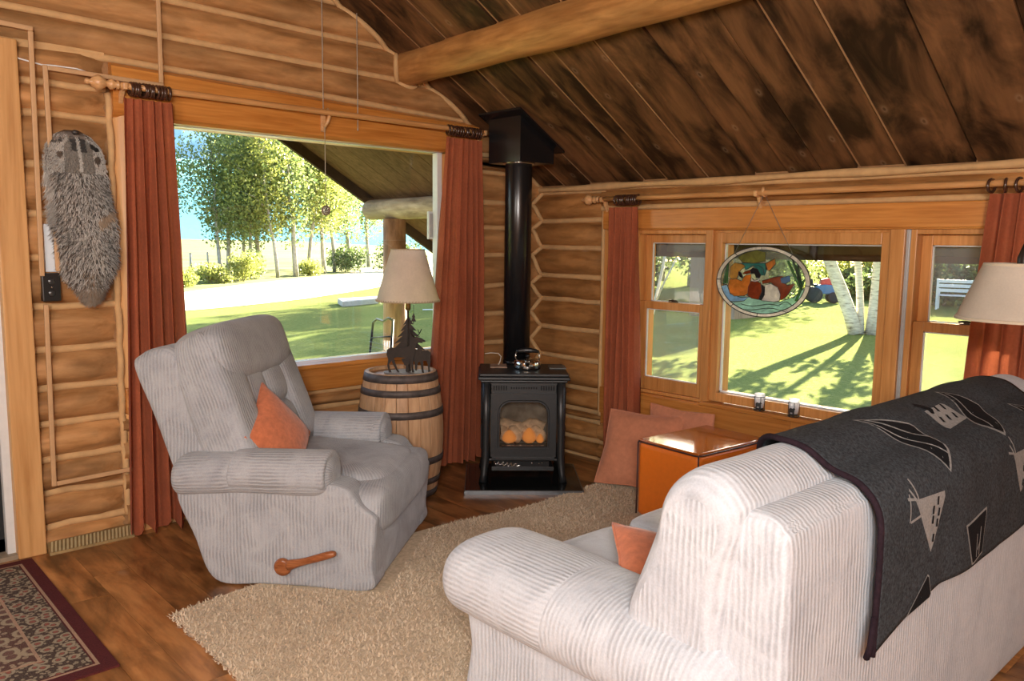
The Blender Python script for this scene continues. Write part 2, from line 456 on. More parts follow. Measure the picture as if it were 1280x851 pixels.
BACKW = plain('wall_core', (.30, .16, .07), .8, .2)
VINYL = plain('white_vinyl', (.62, .63, .62), .4, .4, 0, .04)
GREYV = plain('grey_track', (.40, .40, .39), .4, .4, .2, .06)
BLACKR = plain('black_gasket', (.012, .013, .014), .5, .4)
GLASS = glassmat('window_glass')

# ------------------------------------------------------------------ log walls
def lerp(a, b, t): return a+(b-a)*t
D_LOG = .058
def logs(mb, u0, u1, bounds, place, seed, chink=(0, 1), cap0=True, cap1=True, mat=0, cmat=1, depth=D_LOG, topch=True, botch=True):
    """horizontal half round logs between the heights in bounds; place(u, depth, z) -> xyz"""
    r = np.random.default_rng(seed)
    if not isinstance(bounds[0], (tuple, list)): bounds = [(b, b) for b in bounds]
    n = max(4, int((u1-u0)/.12)); us = np.linspace(u0, u1, n)
    tt = (us-u0)/(u1-u0)
    edges = []
    for a, b in bounds: edges.append(a+(b-a)*tt+smooth_noise(n, 4, .006, r))
    for i in range(len(bounds)-1):
        lo, hi = edges[i]+.010, edges[i+1]-.010
        K = 11; P = []
        dw = 1+smooth_noise(n, 5, .10, r); ph = r.uniform(0, 6)
        for j in range(n):
            row = []
            e = 1.0
            if cap0: e = min(e, max(0.0, 1-((1-min(1, (us[j]-u0)/.05))**2)))
            if cap1: e = min(e, max(0.0, 1-((1-min(1, (u1-us[j])/.05))**2)))
            for k in range(K):
                s = -1+2*k/(K-1)
                z = lerp(lo[j], hi[j], (k/(K-1)))
                dp = depth*(1-abs(s)**2.4)*dw[j]*e+.004*math.sin(us[j]*9+k*1.3+ph)*(1-abs(s))
                row.append(place(us[j], dp-.004, z))
            P.append(row)
        mb.grid(P, mat)
    for i, e in enumerate(edges):
        if (i == 0 and not botch) or (i == len(edges)-1 and not topch): continue
        w = .017+smooth_noise(n, 7, .003, r)
        P = []
        for j in range(n):
            P.append([place(us[j], .001+.017*math.cos(a), e[j]+w[j]*math.sin(a)*1.1) for a in np.linspace(-PI/2, PI/2, 7)])
        mb.grid(P, cmat)
def placeB(u, d, z): return (u, -d, z)
def placeR(u, d, z): return (-d, u, z)

RB_R = [0.0, .19, .39, .60, .826, 1.032, 1.242, 1.456, 1.65, 1.832, 2.041, 2.158]          # back wall, near the corner
RB_L = [0.0, .112, .279, .454, .631, .811, 1.001, 1.214, 1.449, 1.658, 1.896, 2.132, 2.281]  # back wall, by the door
RR_C = [0.0, .135, .275, .345, .50, .713, .925, 1.136, 1.309, 1.517, 1.712, 1.917]         # right wall
def depth_at(z, b):
    for i in range(len(b)-1):
        if b[i] <= z <= b[i+1]:
            s = -1+2*(z-b[i])/(b[i+1]-b[i]); return D_LOG*(1-abs(s)**2.4)
    return 0.0
SL = .585; ZE = 1.962          # slope of the roof and its height over the right wall
def zc(x): return ZE-SL*x

WX0, WX1, WZ0, WZ1 = -3.0, -.62, .75, 2.40      # the rough opening of the picture window with its casing logs
mb = MB()
# structural core behind the logs, with the openings left out
T = .2
mb.box(-3.0, WX1, 0.002, T, -.4, .62, 2); mb.box(WX1, .2, .002, T, -.4, 2.16, 2); mb.box(-3.41, -3.0, .002, T, -.4, 2.45, 2)
mb.box(-7.2, -4.5, .002, T, -.4, 2.45, 2)
mb.prism([(-7.2, 2.45), (-3.0, 2.45), (-3.0, zc(-3.0)), (-4.0, zc(-4.0)), (-7.2, 2.55)], .002, T, 'y', 2); mb.prism([(-3.0, 2.36), (-.62, 2.36), (-.62, zc(-.62)), (-3.0, zc(-3.0))], .002, T, 'y', 2); mb.prism([(-.62, 1.8), (.2, 1.8), (.2, zc(.2)), (-.62, zc(-.62))], .002, T, 'y', 2)
logs(mb, -3.41, -3.02, RB_L+[2.45], placeB, 21, cap0=False)
logs(mb, -.66, .12, RB_R[:-1]+[2.10], placeB, 22, cap0=False, cap1=False, topch=False)
logs(mb, -.66, .12, [2.10, 2.158, 2.36], placeB, 23, cap0=False, cap1=False, botch=False)
logs(mb, -3.02, -.60, [0.0, .20, .36, .52, .625], placeB, 24, cap0=False, cap1=False)
# gable rows run under the sloping ceiling
gl = [(2.47, 2.36), (2.615, 2.555), (2.785, 2.745), (2.975, 2.94), (3.16, 3.13), (3.35, 3.32), (3.54, 3.51), (3.73, 3.70), (3.92, 3.9), (4.1, 4.1), (4.3, 4.3)]
for i in range(len(gl)-1):
    zt = gl[i+1][1]
    x1 = min(.05, -(max(gl[i][1], 0)-ZE)/SL+.10)
    xa = -4.6
    tt = (x1-xa)/(0-xa)
    def at_(g): return (g[0], lerp(g[0], g[1], tt))
    logs(mb, xa, x1, [at_(gl[i]), at_(gl[i+1])], placeB, 40+i, cap0=False, cap1=False, topch=False)
logs(mb, -7.1, -4.6, [0, .2, .4, .6, .8, 1.0, 1.2, 1.4, 1.6, 1.8, 2.0, 2.2, 2.45], placeB, 60, cap0=False, cap1=False)
# vertical caulk where the logs die into the window casing
def vcaulk(mb, x, y, z0, z1, r=.016, bounds=None, cm=1):
    zs = np.arange(z0, z1, .03)
    mb.tube([(x+.0025*math.sin(z*7), y-(.35*depth_at(z, bounds) if bounds else 0), z) for z in zs], r, 8, cm)
vcaulk(mb, -3.012, -.006, .1, 2.28, .017, RB_L)
wall_back = mb.build('wall_back', [LOGX, CHK, BACKW])
tag(wall_back, 'log wall with the big picture window, pale chinking between the logs', 'wall', kind='structure')

mb = MB()
RW0, RW1, RWZ0, RWZ1 = -3.30, -.69, .33, 1.777
mb.box(.002, T, RW1, .2, -.4, 2.0, 2); mb.box(.002, T, -7.2, RW0, -.4, 2.0, 2)
mb.box(.002, T, RW0, RW1, -.4, .50, 2); mb.box(.002, T, RW0, RW1, 1.66, 1.98, 2)
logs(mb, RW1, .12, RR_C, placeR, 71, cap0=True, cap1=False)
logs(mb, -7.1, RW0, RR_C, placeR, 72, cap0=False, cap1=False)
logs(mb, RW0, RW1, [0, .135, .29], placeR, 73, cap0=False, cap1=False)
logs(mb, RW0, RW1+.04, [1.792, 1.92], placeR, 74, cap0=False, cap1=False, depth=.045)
# thick caulk under the ceiling
ys = np.arange(-7.1, .06, .08)
P = []
for y in ys:
    w = .021+.004*math.sin(y*7)
    P.append([(-.028-.022*math.cos(a), y, 1.938+w*math.sin(a)+.003*math.sin(y*5)) for a in np.linspace(-PI/2-.6, PI/2+.6, 9)])
mb.grid(P, 1)
vcaulk(mb, -.02, -.682, .33, 1.79, .014, None)
# the zigzag caulk in the corner, where logs of the two walls meet
pts = []
for z in np.arange(.0, 1.95, .012):
    pts.append((-depth_at(z, RR_C)-.004, -depth_at(z, RB_R)-.004, z))
mb.tube(pts, .016, 8, 1)
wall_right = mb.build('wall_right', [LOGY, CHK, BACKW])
tag(wall_right, 'low log wall under the eave with three windows', 'wall', kind='structure')

# caulk along the gable under the ceiling and round the beam end
mb = MB(); pts = []
def gdepth(z):
    b = [1.9]+[g[1] for g in gl]
    return depth_at(z, b)
for x in np.arange(-4.0, .02, .03):
    z = zc(x)-.006
    pts.append((x, -gdepth(z)*.8-.004, z-.006))
mb.tube(pts, .017, 8, 0)
BX, BZ, BR = -1.20, 2.65, .114
pts = []
for a in np.linspace(PI*.30, -PI*1.02+.0, 36):
    ang = a-.53
    z = BZ+(BR+.006)*math.sin(ang); x = BX+(BR+.006)*math.cos(ang)
    if z < zc(x)-.005: pts.append((x, -gdepth(z)*.9-.006, z))
mb.tube(pts, .016, 8, 0)
tag(mb.build('trim_1', [CHK]), 'tan caulk line between gable logs and plank ceiling', 'caulk line', kind='structure')

# ------------------------------------------------------------------ floor
mb = MB(); r = random.Random(3); x = -7.0
while x < 0.0:
    w = .16; y = 0.0-r.uniform(0, 1.1)*0
    off = r.uniform(0, 1.2); y = off
    while y > -7.0:
        ln = 1.22; y0 = max(-7.0, y-ln); y1 = min(0.0, y)
        if y1-y0 > .02: mb.box(x+.0006, min(0, x+w)-.0006, y0+.0006, y1-.0006, -.012, 0.0, 0)
        y -= ln
    x += w
mb.box(-7.2, .2, -7.2, .2, -.4, -.012, 1)
tag(mb.build('floor', [FLR, plain('subfloor', (.05, .03, .02), .8)]), 'rustic brown wood plank floor', 'floor', kind='structure')

# ------------------------------------------------------------------ ceiling of wide planks running up the slope
mb = MB(); r = random.Random(12); y = .0
cuts = [0.0, -.27, -.53, -.80, -1.0, -1.19, -1.50, -1.83, -2.04, -2.24, -2.44, -2.68, -3.02, -3.38, -3.7, -4.0, -4.3, -4.62, -4.95, -5.3, -5.6, -5.95, -6.3, -6.65, -7.0]
KS = math.sqrt(1+SL*SL)
def plank(mb, xa, xb, ya, yb, lift, mat=0):
    mb.box(xa*KS, xb*KS, ya, yb, lift, lift+.035, mat)
for i in range(len(cuts)-1):
    gap = r.choice((.002, .003, .005, .004)); lift = r.choice((0, .0, .005, .009))
    plank(mb, -4.0, .06, cuts[i+1]+gap, cuts[i]-gap+.0, lift, 0)
    if r.random() < .55: plank(mb, -4.0, .06, cuts[i]-gap-.010, cuts[i]-gap-.001, lift-.0015, 2)
plank(mb, -4.0, .06, -7.2, .04, .03, 1)
DARKB = plain('dark_gap', (.02, .011, .006), .9)
co_ = mb.build('ceiling', [PLK, DARKB, PLKE]); co_.location = (0, 0, ZE); co_.rotation_euler = (0, math.atan(SL), 0)
tag(co_, 'sloping ceiling of wide dark brown planks', 'ceiling', kind='structure')
# the other slope, over the camera
mb = MB()
v = [(-4.0, .04, zc(-4)), (-7.2, .04, zc(-4)-3.2*SL), (-7.2, -7.2, zc(-4)-3.2*SL), (-4.0, -7.2, zc(-4))]
v += [(a, b, c+.05) for a, b, c in v]
mb.add(v, [(0, 1, 2, 3), (4, 7, 6, 5), (0, 4, 5, 1), (1, 5, 6, 2), (2, 6, 7, 3), (3, 7, 4, 0)], 0)
tag(mb.build('ceiling', [PLK]), 'opposite ceiling slope over the near side of the room', 'ceiling', kind='structure')

# log purlin under the ceiling
mb = MB(); P = []
for y in np.linspace(.05, -7.0, 60):
    rr = BR+.004*math.sin(y*3.1)+.003*math.sin(y*7.7)
    P.append([(BX+.018*y+rr*math.cos(a)*(1+.02*math.sin(3*a+y)), y, BZ-.012*y+rr*math.sin(a)) for a in np.linspace(0, 2*PI, 24, endpoint=False)])
mb.grid(P, 0, None, True, False, True)
tag(mb.build('ceiling_beam', [BEAM]), 'round peeled log beam under the sloping ceiling', 'beam', kind='structure')

# unseen rest of the room
mb = MB(); mb.box(-7.2, -7.0, -7.0, .0, -.4, 2.6, 0)
tag(mb.build('wall_left', [LOGY]), 'plain wooden wall on the far side of the room', 'wall', kind='structure')
mb = MB(); mb.prism([(-7.0, 0), (0, 0), (0, zc(0)), (-4, zc(-4)), (-7, zc(-4)-3*SL)], -7.2, -7.0, 'y')
tag(mb.build('wall_front', [LOGX]), 'plain wooden wall opposite the picture window', 'wall', kind='structure')

# ------------------------------------------------------------------ window_1, the picture window
w1 = thing('window_1', 'large fixed picture window in the log gable wall', 'window', kind='structure')
mb = MB()
mb.box(-.925, -.885, .03, .085, .815, 2.143); mb.box(-2.76, -2.71, .03, .085, .815, 2.143)
mb.box(-2.76, -.885, .03, .085, 2.143, 2.16); mb.box(-2.76, -.885, .03, .085, .795, .815)
mb.build('vinyl_frame', [VINYL], w1, bev=.003)
mb = MB()
mb.prism([(-.060, .775), (.20, .79), (.20, .80), (.03, .815), (-.060, .80)], -2.80, -.86, 'x')
mb.build('sill', [TRX], w1, bev=.004)
mb = MB(); mb.box(-.885, -.825, -.022, .082, .805, 2.14); mb.box(-2.84, -2.76, -.022, .082, .805, 2.14)
mb.build('jamb', [TRZ], w1, bev=.004)
mb = MB(); mb.box(-2.712, -.924, .055, .061, .816, 2.142)
mb.build('pane', [GLASS], w1)
# casing logs beside it
mb = MB()
for (xa, xb) in ((-3.0, -2.845), (-.82, -.64)):
    P = []
    for z in np.linspace(.0, 2.3, 12):
        P.append([(lerp(xa, xb, k/8), -.012-.035*math.sin(PI*k/8)**.6, z) for k in range(9)])
    mb.grid(P, 0); mb.box(xa, xb, -.011, .19, 0, 2.145, 0)
tag(mb.build('trim_2', [CAS]), 'upright casing boards beside the picture window', 'trim', kind='structure')
mb = MB()
v = []
n = 26; xs = np.linspace(-3.0, -.60, n)
P = []
for x in xs:
    zt = lerp(2.412, 2.352, (x+2.945)/2.345)
    P.append([(x, .19, 2.147), (x, -.03, 2.147), (x, -.052, 2.165), (x, -.056, 2.21), (x, -.060, lerp(2.16, zt, .55)), (x, -.052, lerp(2.16, zt, .58)), (x, -.05, zt-.02), (x, -.02, zt), (x, .19, zt)])
mb.grid(P, 0, None, False, False, True)
b = len(mb.v)-n*9
mb.f.append([b+k for k in range(8, -1, -1)]); mb.m.append(0); mb.sm.append(False)
mb.f.append([b+(n-1)*9+k for k in range(9)]); mb.m.append(0); mb.sm.append(False)
tag(mb.build('trim_3', [TRX]), 'orange header board over the picture window', 'trim', kind='structure')
mb = MB(); mb.box(-3.0, -.62, -.045, .18, .635, .775)
tag(mb.build('trim_4', [TRX], bev=.01), 'orange apron board under the picture window', 'trim', kind='structure')

# ------------------------------------------------------------------ the three windows in the right wall
m, nt, out = new_mat('insect_screen'); SCREEN = m
_t = N(nt, 'ShaderNodeBsdfTransparent'); _d = N(nt, 'ShaderNodeBsdfDiffuse'); _d.inputs[0].default_value = (.55, .60, .60, 1); _m = N(nt, 'ShaderNodeMixShader'); _m.inputs[0].default_value = .38
_w = noise(nt, coords(nt), 900, 1); L(nt, math_n(nt, 'ADD', math_n(nt, 'MULTIPLY', _w, .10), .13), _m.inputs[0])
L(nt, _t.outputs[0], _m.inputs[1]); L(nt, _d.outputs[0], _m.inputs[2]); L(nt, _m.outputs[0], out.inputs[0])
def sash_lock(parent, y, z, x=-.012):
    mb = MB(); mb.lathe([(.012, 0), (.014, .006), (.010, .012)], 12, (x, y, z)); mb.tube([(x, y-.03, z+.008), (x-.008, y, z+.014), (x, y+.035, z+.010)], .005, 8); mb.box(x-.012, x+.012, y-.03, y+.03, z-.001, z+.004)
    return mb.build('sash_lock', [plain('lock_bronze', (.06, .04, .025), .35, .5, .7)], parent)
def double_hung(name, y0, y1, label, zmid):
    """y0 > y1; outer size between jambs"""
    w = thing(name, label, 'window', kind='structure')
    zt, zb = 1.645, .557
    mb = MB(); mb.box(-.02, .16, y0, y0+.03, zb, zt); mb.box(-.02, .16, y1-.03, y1, zb, zt); mb.box(-.02, .16, y1, y0, zt-.03, zt)
    mb.box(-.02, .16, y1, y0, zb, zb+.02)
    mb.build('frame', [TRZ], w, bev=.003)
    s = .052
    def sash(nm, x, za, zb2, st, sb, top):
        mb = MB(); mb.box(x, x+.035, y0-s, y0, za, zb2); mb.box(x, x+.035, y1, y1+s, za, zb2)
        mb.box(x-.001, x+.036, y1+s, y0-s, zb2-st, zb2); mb.box(x-.001, x+.036, y1+s, y0-s, za, za+sb)
        so = mb.build(nm, [TRZ], w, bev=.003)
        mb = MB(); g = .006
        a, b_, c_, d_ = y1+s, y0-s, za+sb, zb2-st
        mb.box(x+.008, x+.020, a, a+g, c_, d_); mb.box(x+.008, x+.020, b_-g, b_, c_, d_); mb.box(x+.008, x+.020, a, b_, c_, c_+g); mb.box(x+.008, x+.020, a, b_, d_-g, d_)
        mb.build('glazing_bead', [VINYL], so)
        mb = MB(); mb.box(x+.016, x+.020, a, b_, c_, d_)
        mb.build('pane', [GLASS], so)
        return so
    sash('upper_sash', .05, zmid-.02, zt-.03, .055, .05, True)
    sash('lower_sash', .006, zb+.02, zmid+.032, .05, .085, False)
    sash_lock(w, (y0+y1)/2, zmid+.034, .02)
    mb = MB(); mb.box(.128, .130, y1+.03, y0-.03, zb+.02, zt-.03); mb.build('insect_screen', [SCREEN], w)
    return w
double_hung('window_2', -1.00, -1.525, 'narrow double hung window beside the corner curtain', 1.14)
double_hung('window_4', -2.775, -3.27, 'narrow double hung window beside the lamp', 1.14)
w3 = thing('window_3', 'wide fixed window with the stained glass oval', 'window', kind='structure')
mb = MB(); Y0, Y1 = -1.575, -2.645
s = .052; zb, zt = .557, 1.645
mb.box(-.006, .13, Y0-s, Y0, zb+.02, zt-.02); mb.box(-.006, .13, Y1, Y1+s, zb+.02, zt-.02); mb.box(-.005, .129, Y1+s, Y0-s, zt-.085, zt-.021); mb.box(-.005, .129, Y1+s, Y0-s, zb+.02, .633)
mb.build('frame', [TRZ], w3, bev=.004)
mb = MB(); a, b_, c_, d_ = Y1+s, Y0-s, .633, 1.56; g = .008
mb.box(.03, .05, a, a+g, c_, d_); mb.box(.03, .05, b_-g, b_, c_, d_); mb.box(.03, .05, a, b_, c_, c_+g); mb.box(.03, .05, a, b_, d_-g, d_)
mb.build('glazing_bead', [VINYL], w3)
mb = MB(); mb.box(.04, .045, a, b_, c_, d_); mb.build('pane', [GLASS], w3)
mb = MB()
mb.box(-.03, .17, -1.577, -1.523, .545, 1.65); mb.box(.0, .17, -2.72, -1.0, 1.62, 1.66); mb.box(-.03, .17, -2.72, -2.645, .545, 1.65); mb.box(-.03, .17, -.985, -.70, .50, 1.65)
tag(mb.build('trim_5', [TRZ], bev=.004), 'upright wooden mullions between the side windows', 'trim', kind='structure')
mb = MB(); mb.box(-.012, .02, -2.745, -2.72, .56, 1.64); mb.box(-.016, .0, -2.738, -2.733, .56, 1.63)
tag(mb.build('trim_6', [GREYV], bev=.002), 'grey sash track beside the last window', 'trim', kind='structure')
mb = MB(); mb.box(-.052, .18, RW0, -.70, 1.648, 1.775); mb.box(-.04, .18, RW0, -.72, 1.640, 1.652)
tag(mb.build('trim_7', [TRY], bev=.006), 'orange header board over the three windows', 'trim', kind='structure')
mb = MB(); mb.box(-.046, .18, -2.155, -.70, .36, .548); mb.box(-.048, .18, RW0, -2.157, .36, .548); mb.box(-.062, .02, RW0, -1.54, .546, .572); mb.box(-.05, .02, -1.54, -.72, .546, .556)
mb.box(-.03, .18, RW0, -.70, .28, .36)
tag(mb.build('trim_8', [TRY], bev=.005), 'orange sill ledge and apron board under the three windows', 'trim', kind='structure')

# ------------------------------------------------------------------ door_1, at the left edge
d1 = thing('door_1', 'glazed door in a pine casing at the left edge', 'door', (-4.0, 0, 0), kind='structure')
def wloc(o, t): o.location = -t.location; return o
mb = MB(); mb.box(-3.53, -3.408, -.075, .0, 0, 2.445); mb.box(-4.55, -4.43, -.075, .0, 0, 2.445); mb.box(-4.55, -3.408, -.072, 0, 2.30, 2.445)
wloc(mb.build('casing', [CAS], d1, bev=.006), d1)
mb = MB(); mb.box(-3.565, -3.53, -.02, .16, 0, 2.3); mb.box(-4.43, -4.40, -.02, .16, 0, 2.3); mb.box(-4.43, -3.53, -.02, .16, 2.26, 2.30)
wloc(mb.build('jamb', [VINYL], d1), d1)
mb = MB(); mb.box(-3.595, -3.565, .03, .09, 0.02, 2.26); mb.box(-4.40, -4.37, .03, .09, .02, 2.26); mb.box(-4.4, -3.565, .03, .09, 2.22, 2.26); mb.box(-4.4, -3.565, .03, .09, .02, .085)
wloc(mb.build('gasket', [BLACKR], d1), d1)
mb = MB(); mb.box(-3.70, -3.595, .04, .085, .085, 2.22); mb.box(-4.37, -4.27, .04, .085, .085, 2.22); mb.box(-4.27, -3.70, .04, .085, 2.1, 2.22); mb.box(-4.27, -3.70, .04, .085, .085, .25)
wloc(mb.build('leaf', [VINYL], d1, bev=.004), d1)
mb = MB(); mb.box(-4.27, -3.70, .06, .066, .25, 2.1)
wloc(mb.build('pane', [GLASS], d1), d1)
mb = MB(); mb.box(-4.43, -3.53, -.06, .16, 0, .022)
wloc(mb.build('threshold', [plain('threshold', (.30, .24, .17), .5, .4, .2)], d1), d1)
# ------------------------------------------------------------------ upholstery
CORD = cord('corduroy_grey', (.42, .43, .445), .0165, .55, .62)
CORDS = cord('corduroy_pale', (.585, .61, .64), .0165, .5, .68)
DARKCL = plain('under_cloth', (.03, .03, .03), .9)
RUST = cloth('rust_cloth', (.56, .17, .075), 45, .16, .3)
RUSTD = cloth('rust_suede', (.56, .225, .125), 30, .1, .2)
HANDW = wood('handle_wood', (.12, .035, .012), (.28, .085, .028), (.38, .14, .05), 'Y', 3, 30, .25, .5, .05)
PIPE_M = plain('dark_piping', (.05, .02, .015), .5)

# recliner, local frame: front is -y
TH = math.radians(39.7)
rc = thing('recliner', 'light grey corduroy rocker recliner with a wooden side lever, by the picture window', 'armchair', (-2.3456, -.8924, .014), TH)
def side_outline():
    return spline([(.33, 0), (.42, .2), (.50, .42), (.30, .47), (-.05, .485), (-.27, .47), (-.325, .425), (-.37, .375), (-.425, .335), (-.428, .28), (-.412, .1), (-.40, .0), (-.1, 0), (.1, 0)], 4, True)
for sx in (-1, 1):
    mb = MB(); a, b_ = sorted((sx*.495, sx*.33))
    loft(mb, side_outline(), a, b_, 'x', .02, 4, across=False, wr=.002, seed=4+sx)
    # ribs run up and down the side: use plain box mapped uv
    mb.uv = {}
    mb.build('side_panel', [CORD], rc, sub=1)
    # arm: padded roll, higher and fatter to the front
    mb = MB()
    prof = [(sx*.41+.118*sup(np.cos(a), .85), .100*sup(np.sin(a), .85)) for a in np.linspace(0, 2*PI, 26, endpoint=False)]
    loft(mb, prof, -.225, .53, 'y', .07, 12, tilt=lambda t: (0, .505-.03*(t+.3)-.05*max(0, t-.2)), wr=.003, seed=8)
    arm = mb.build('armrest', [CORD], rc, sub=1)
    mb = MB()
    prof = [(sx*.412+.1215*math.cos(a), .002+.1035*math.sin(a)) for a in np.linspace(-.5, PI+.5, 20)]
    prof += [(sx*.412+.09*math.cos(a), .0+.07*math.sin(a)) for a in np.linspace(PI+.5, -.5, 12)]
    loft(mb, prof, -.205, .24, 'y', .014, 9, tilt=lambda t: (0, .507-.03*(t+.3)), wr=.0015, seed=9)
    mb.build('arm_pad', [CORD], arm, sub=1)
# footrest panel below the cushion
mb = MB(); loft(mb, rrect(-.372, .125, .09, .245, .03), -.478, .478, 'x', .03, 10, across=True, wr=.002); mb.build('footrest_panel', [CORD], rc, sub=1)
mb = MB(); mb.box(-.40, .40, -.33, .30, .01, .30); mb.build('frame', [DARKCL], rc)
# T shaped seat cushion
mb = MB()
pad(mb, (-.005, -.345, .335), (.452, .112, .118), .5, .3, None, 44, 22, wr=.02, seed=3)
pad(mb, (0, -.07, .385), (.32, .36, .115), .42, .35, rot(.05), 40, 22, wr=.02, seed=5)
mb.build('seat_cushion', [CORD], rc, sub=1)
# back: reclined shell and bulging pillows
ca, sa = math.cos(.38), math.sin(.38)
def bk(y, z): return (y, z)
mb = MB()
shell = spline([(.47, .34), (.54, .40), (.69, .78), (.755, .96), (.735, 1.0), (.66, 1.035), (.55, 1.03), (.47, .85), (.40, .60), (.36, .40)], 4, True)
loft(mb, shell, -.395, .395, 'x', .05, 10, across=True, wr=.003, seed=5)
mb.uv = {}
bs = mb.build('back_shell', [CORD], rc, sub=1)
for sx in (-1, 1):
    mb = MB(); pad(mb, (sx*.29, .37, .755), (.125, .135, .36), .5, .55, rot(-.36, 0, sx*.12), 34, 26, wr=.05, seed=6+sx)
    mb.build('back_wing', [CORD], rc, sub=1)
mb = MB(); pad(mb, (.012, .445, .985), (.395, .15, .15), .55, .42, rot(-.30), 46, 24, wr=.035, seed=11)
mb.build('headrest', [CORD], rc, sub=1)
mb = MB()
for k, (zz, yy, hh) in enumerate(((.80, .365, .13), (.585, .285, .135))):
    for sx in (-1, 1):
        pad(mb, (sx*.105+.01, yy, zz), (.125, .10, hh), .62, .6, rot(-.34, 0, 0), 28, 18, wr=.05, seed=20+k*2+sx)
mb.build('back_cushion', [CORD], rc, sub=1)
# wooden lever on the near side
mb = MB()
mb.tube([(-.495, -.015, .115), (-.535, -.015, .115)], .02, 12)
mb.lathe([(.0, -.548), (.030, -.548), (.040, -.540), (.042, -.528), (.036, -.518), (.0, -.518)], 20, (0, -.015, .105), axis='x')
P = [(-.535, -.03, .112), (-.537, -.07, .125), (-.538, -.12, .140), (-.538, -.17, .156), (-.537, -.235, .178), (-.535, -.265, .186)]
mb.tube(P, [.030, .020, .0155, .0175, .0185, .012], 12, flat=1.0)
mb.build('lever_handle', [HANDW], rc, sub=1)

mb = MB(); pillow(mb, .38, .14, rot(math.radians(64), 0, math.radians(34), (0, 0, 0)) @ Matrix.Rotation(math.radians(34), 4, 'Z'))
pl_ = mb.build('throw_pillow', [RUST]); pl_.location = (-2.555, -.855, .615)
tag(pl_, 'rust orange throw pillow propped up in the grey recliner', 'pillow')

# ------------------------------------------------------------------ sofa, seen from behind, front is +y
SX0, SX1 = -2.765, -.52
sf = thing('sofa', 'pale corduroy sofa seen from behind with a dark blanket over its back', 'sofa', ((SX0+SX1)/2, -3.1, .024))
def W(o): o.location = (-o.parent.location.x, -o.parent.location.y, -o.parent.location.z+.024); return o
mb = MB(); mb.box(SX0+.04, SX1-.04, -3.55, -2.60, .0, .30); W(mb.build('frame', [DARKCL], sf))
# rear panel and top of the back frame
mb = MB()
prof = spline([(-3.605, .01), (-3.612, .45), (-3.605, .84), (-3.585, .905), (-3.54, .93), (-3.46, .92), (-3.40, .86), (-3.36, .6), (-3.34, .3), (-3.36, .01), (-3.5, .005)], 5, True)
loft(mb, prof, SX0+.03, SX1-.03, 'x', .035, 24, wr=.002, seed=2)
mb.uv = {}
W(mb.build('back_frame', [CORDS], sf, sub=1))
# welt seam at the near rear corner
# seat cushions
cuts_ = [-2.46, -1.95, -1.39, -.83]
for i in range(3):
    mb = MB(); x0, x1 = cuts_[i]+.004, cuts_[i+1]-.004
    pad(mb, ((x0+x1)/2, -2.86, .37), ((x1-x0)/2, .39, .105), .35, .28, None, 40, 20, wr=.012, seed=30+i, uvswap=True)
    W(mb.build('seat_cushion', [CORDS], sf, sub=1))
mb = MB(); loft(mb, rrect(-2.53, .16, .10, .28, .04), -2.50, -.80, 'x', .03, 10, across=True); W(mb.build('front_panel', [CORDS], sf, sub=1))
# back pillows, three, bulging over the frame
bx = [SX0-.01, -1.98, -1.27, SX1+.01]
for i in range(3):
    mb = MB(); x0, x1 = bx[i]+.003, bx[i+1]-.003
    prof = spline([(-3.42, .40), (-3.32, .40), (-3.20, .45), (-3.165, .57), (-3.205, .72), (-3.25, .85), (-3.285, .945), (-3.355, 1.0), (-3.43, .995), (-3.485, .95), (-3.495, .90), (-3.47, .7)], 5, True)
    loft(mb, prof, x0, x1, 'x', .075, 12, across=True, wr=.008, seed=33+i, shrink=.9)
    W(mb.build('back_pillow', [CORDS], sf, sub=1))
# arms
for (xa, sx) in ((-2.655, -1), (-.63, 1)):
    mb = MB(); a, b_ = xa-.105, xa+.13
    loft(mb, spline([(-2.55, .0), (-2.545, .25), (-2.56, .42), (-3.0, .45), (-3.48, .45), (-3.52, .2), (-3.52, .0), (-3.0, 0)], 5, True), a, b_, 'x', .03, 5)
    mb.uv = {}
    W(mb.build('side_panel', [CORDS], sf, sub=1))
    mb = MB()
    prof = [(xa+.192*sup(np.cos(t), .8), .475+.125*sup(np.sin(t), .85)) for t in np.linspace(0, 2*PI, 28, endpoint=False)]
    loft(mb, prof, -3.50, -2.475, 'y', .09, 14, across=True, wr=.004, seed=41, tilt=lambda t: (0, .0))
    ao = W(mb.build('armrest', [CORDS], sf, sub=1))
    mb = MB()
    prof = [(xa+.197*sup(np.cos(t), .8), .478+.128*sup(np.sin(t), .85)) for t in np.linspace(0, 2*PI, 28, endpoint=False)]
    loft(mb, prof, -3.03, -2.462, 'y', .10, 10, wr=.003, seed=43)
    po = mb.build('arm_pad', [CORDS], ao, sub=1)

mb = MB(); pillow(mb, .34, .10, rot(math.radians(22), 0, 0) @ Matrix.Rotation(math.radians(47), 4, 'Z'), seed=9)
p2 = mb.build('throw_pillow', [RUST]); p2.location = (-2.345, -3.01, .555)
tag(p2, 'rust orange throw pillow half hidden behind the near end of the sofa back', 'pillow')

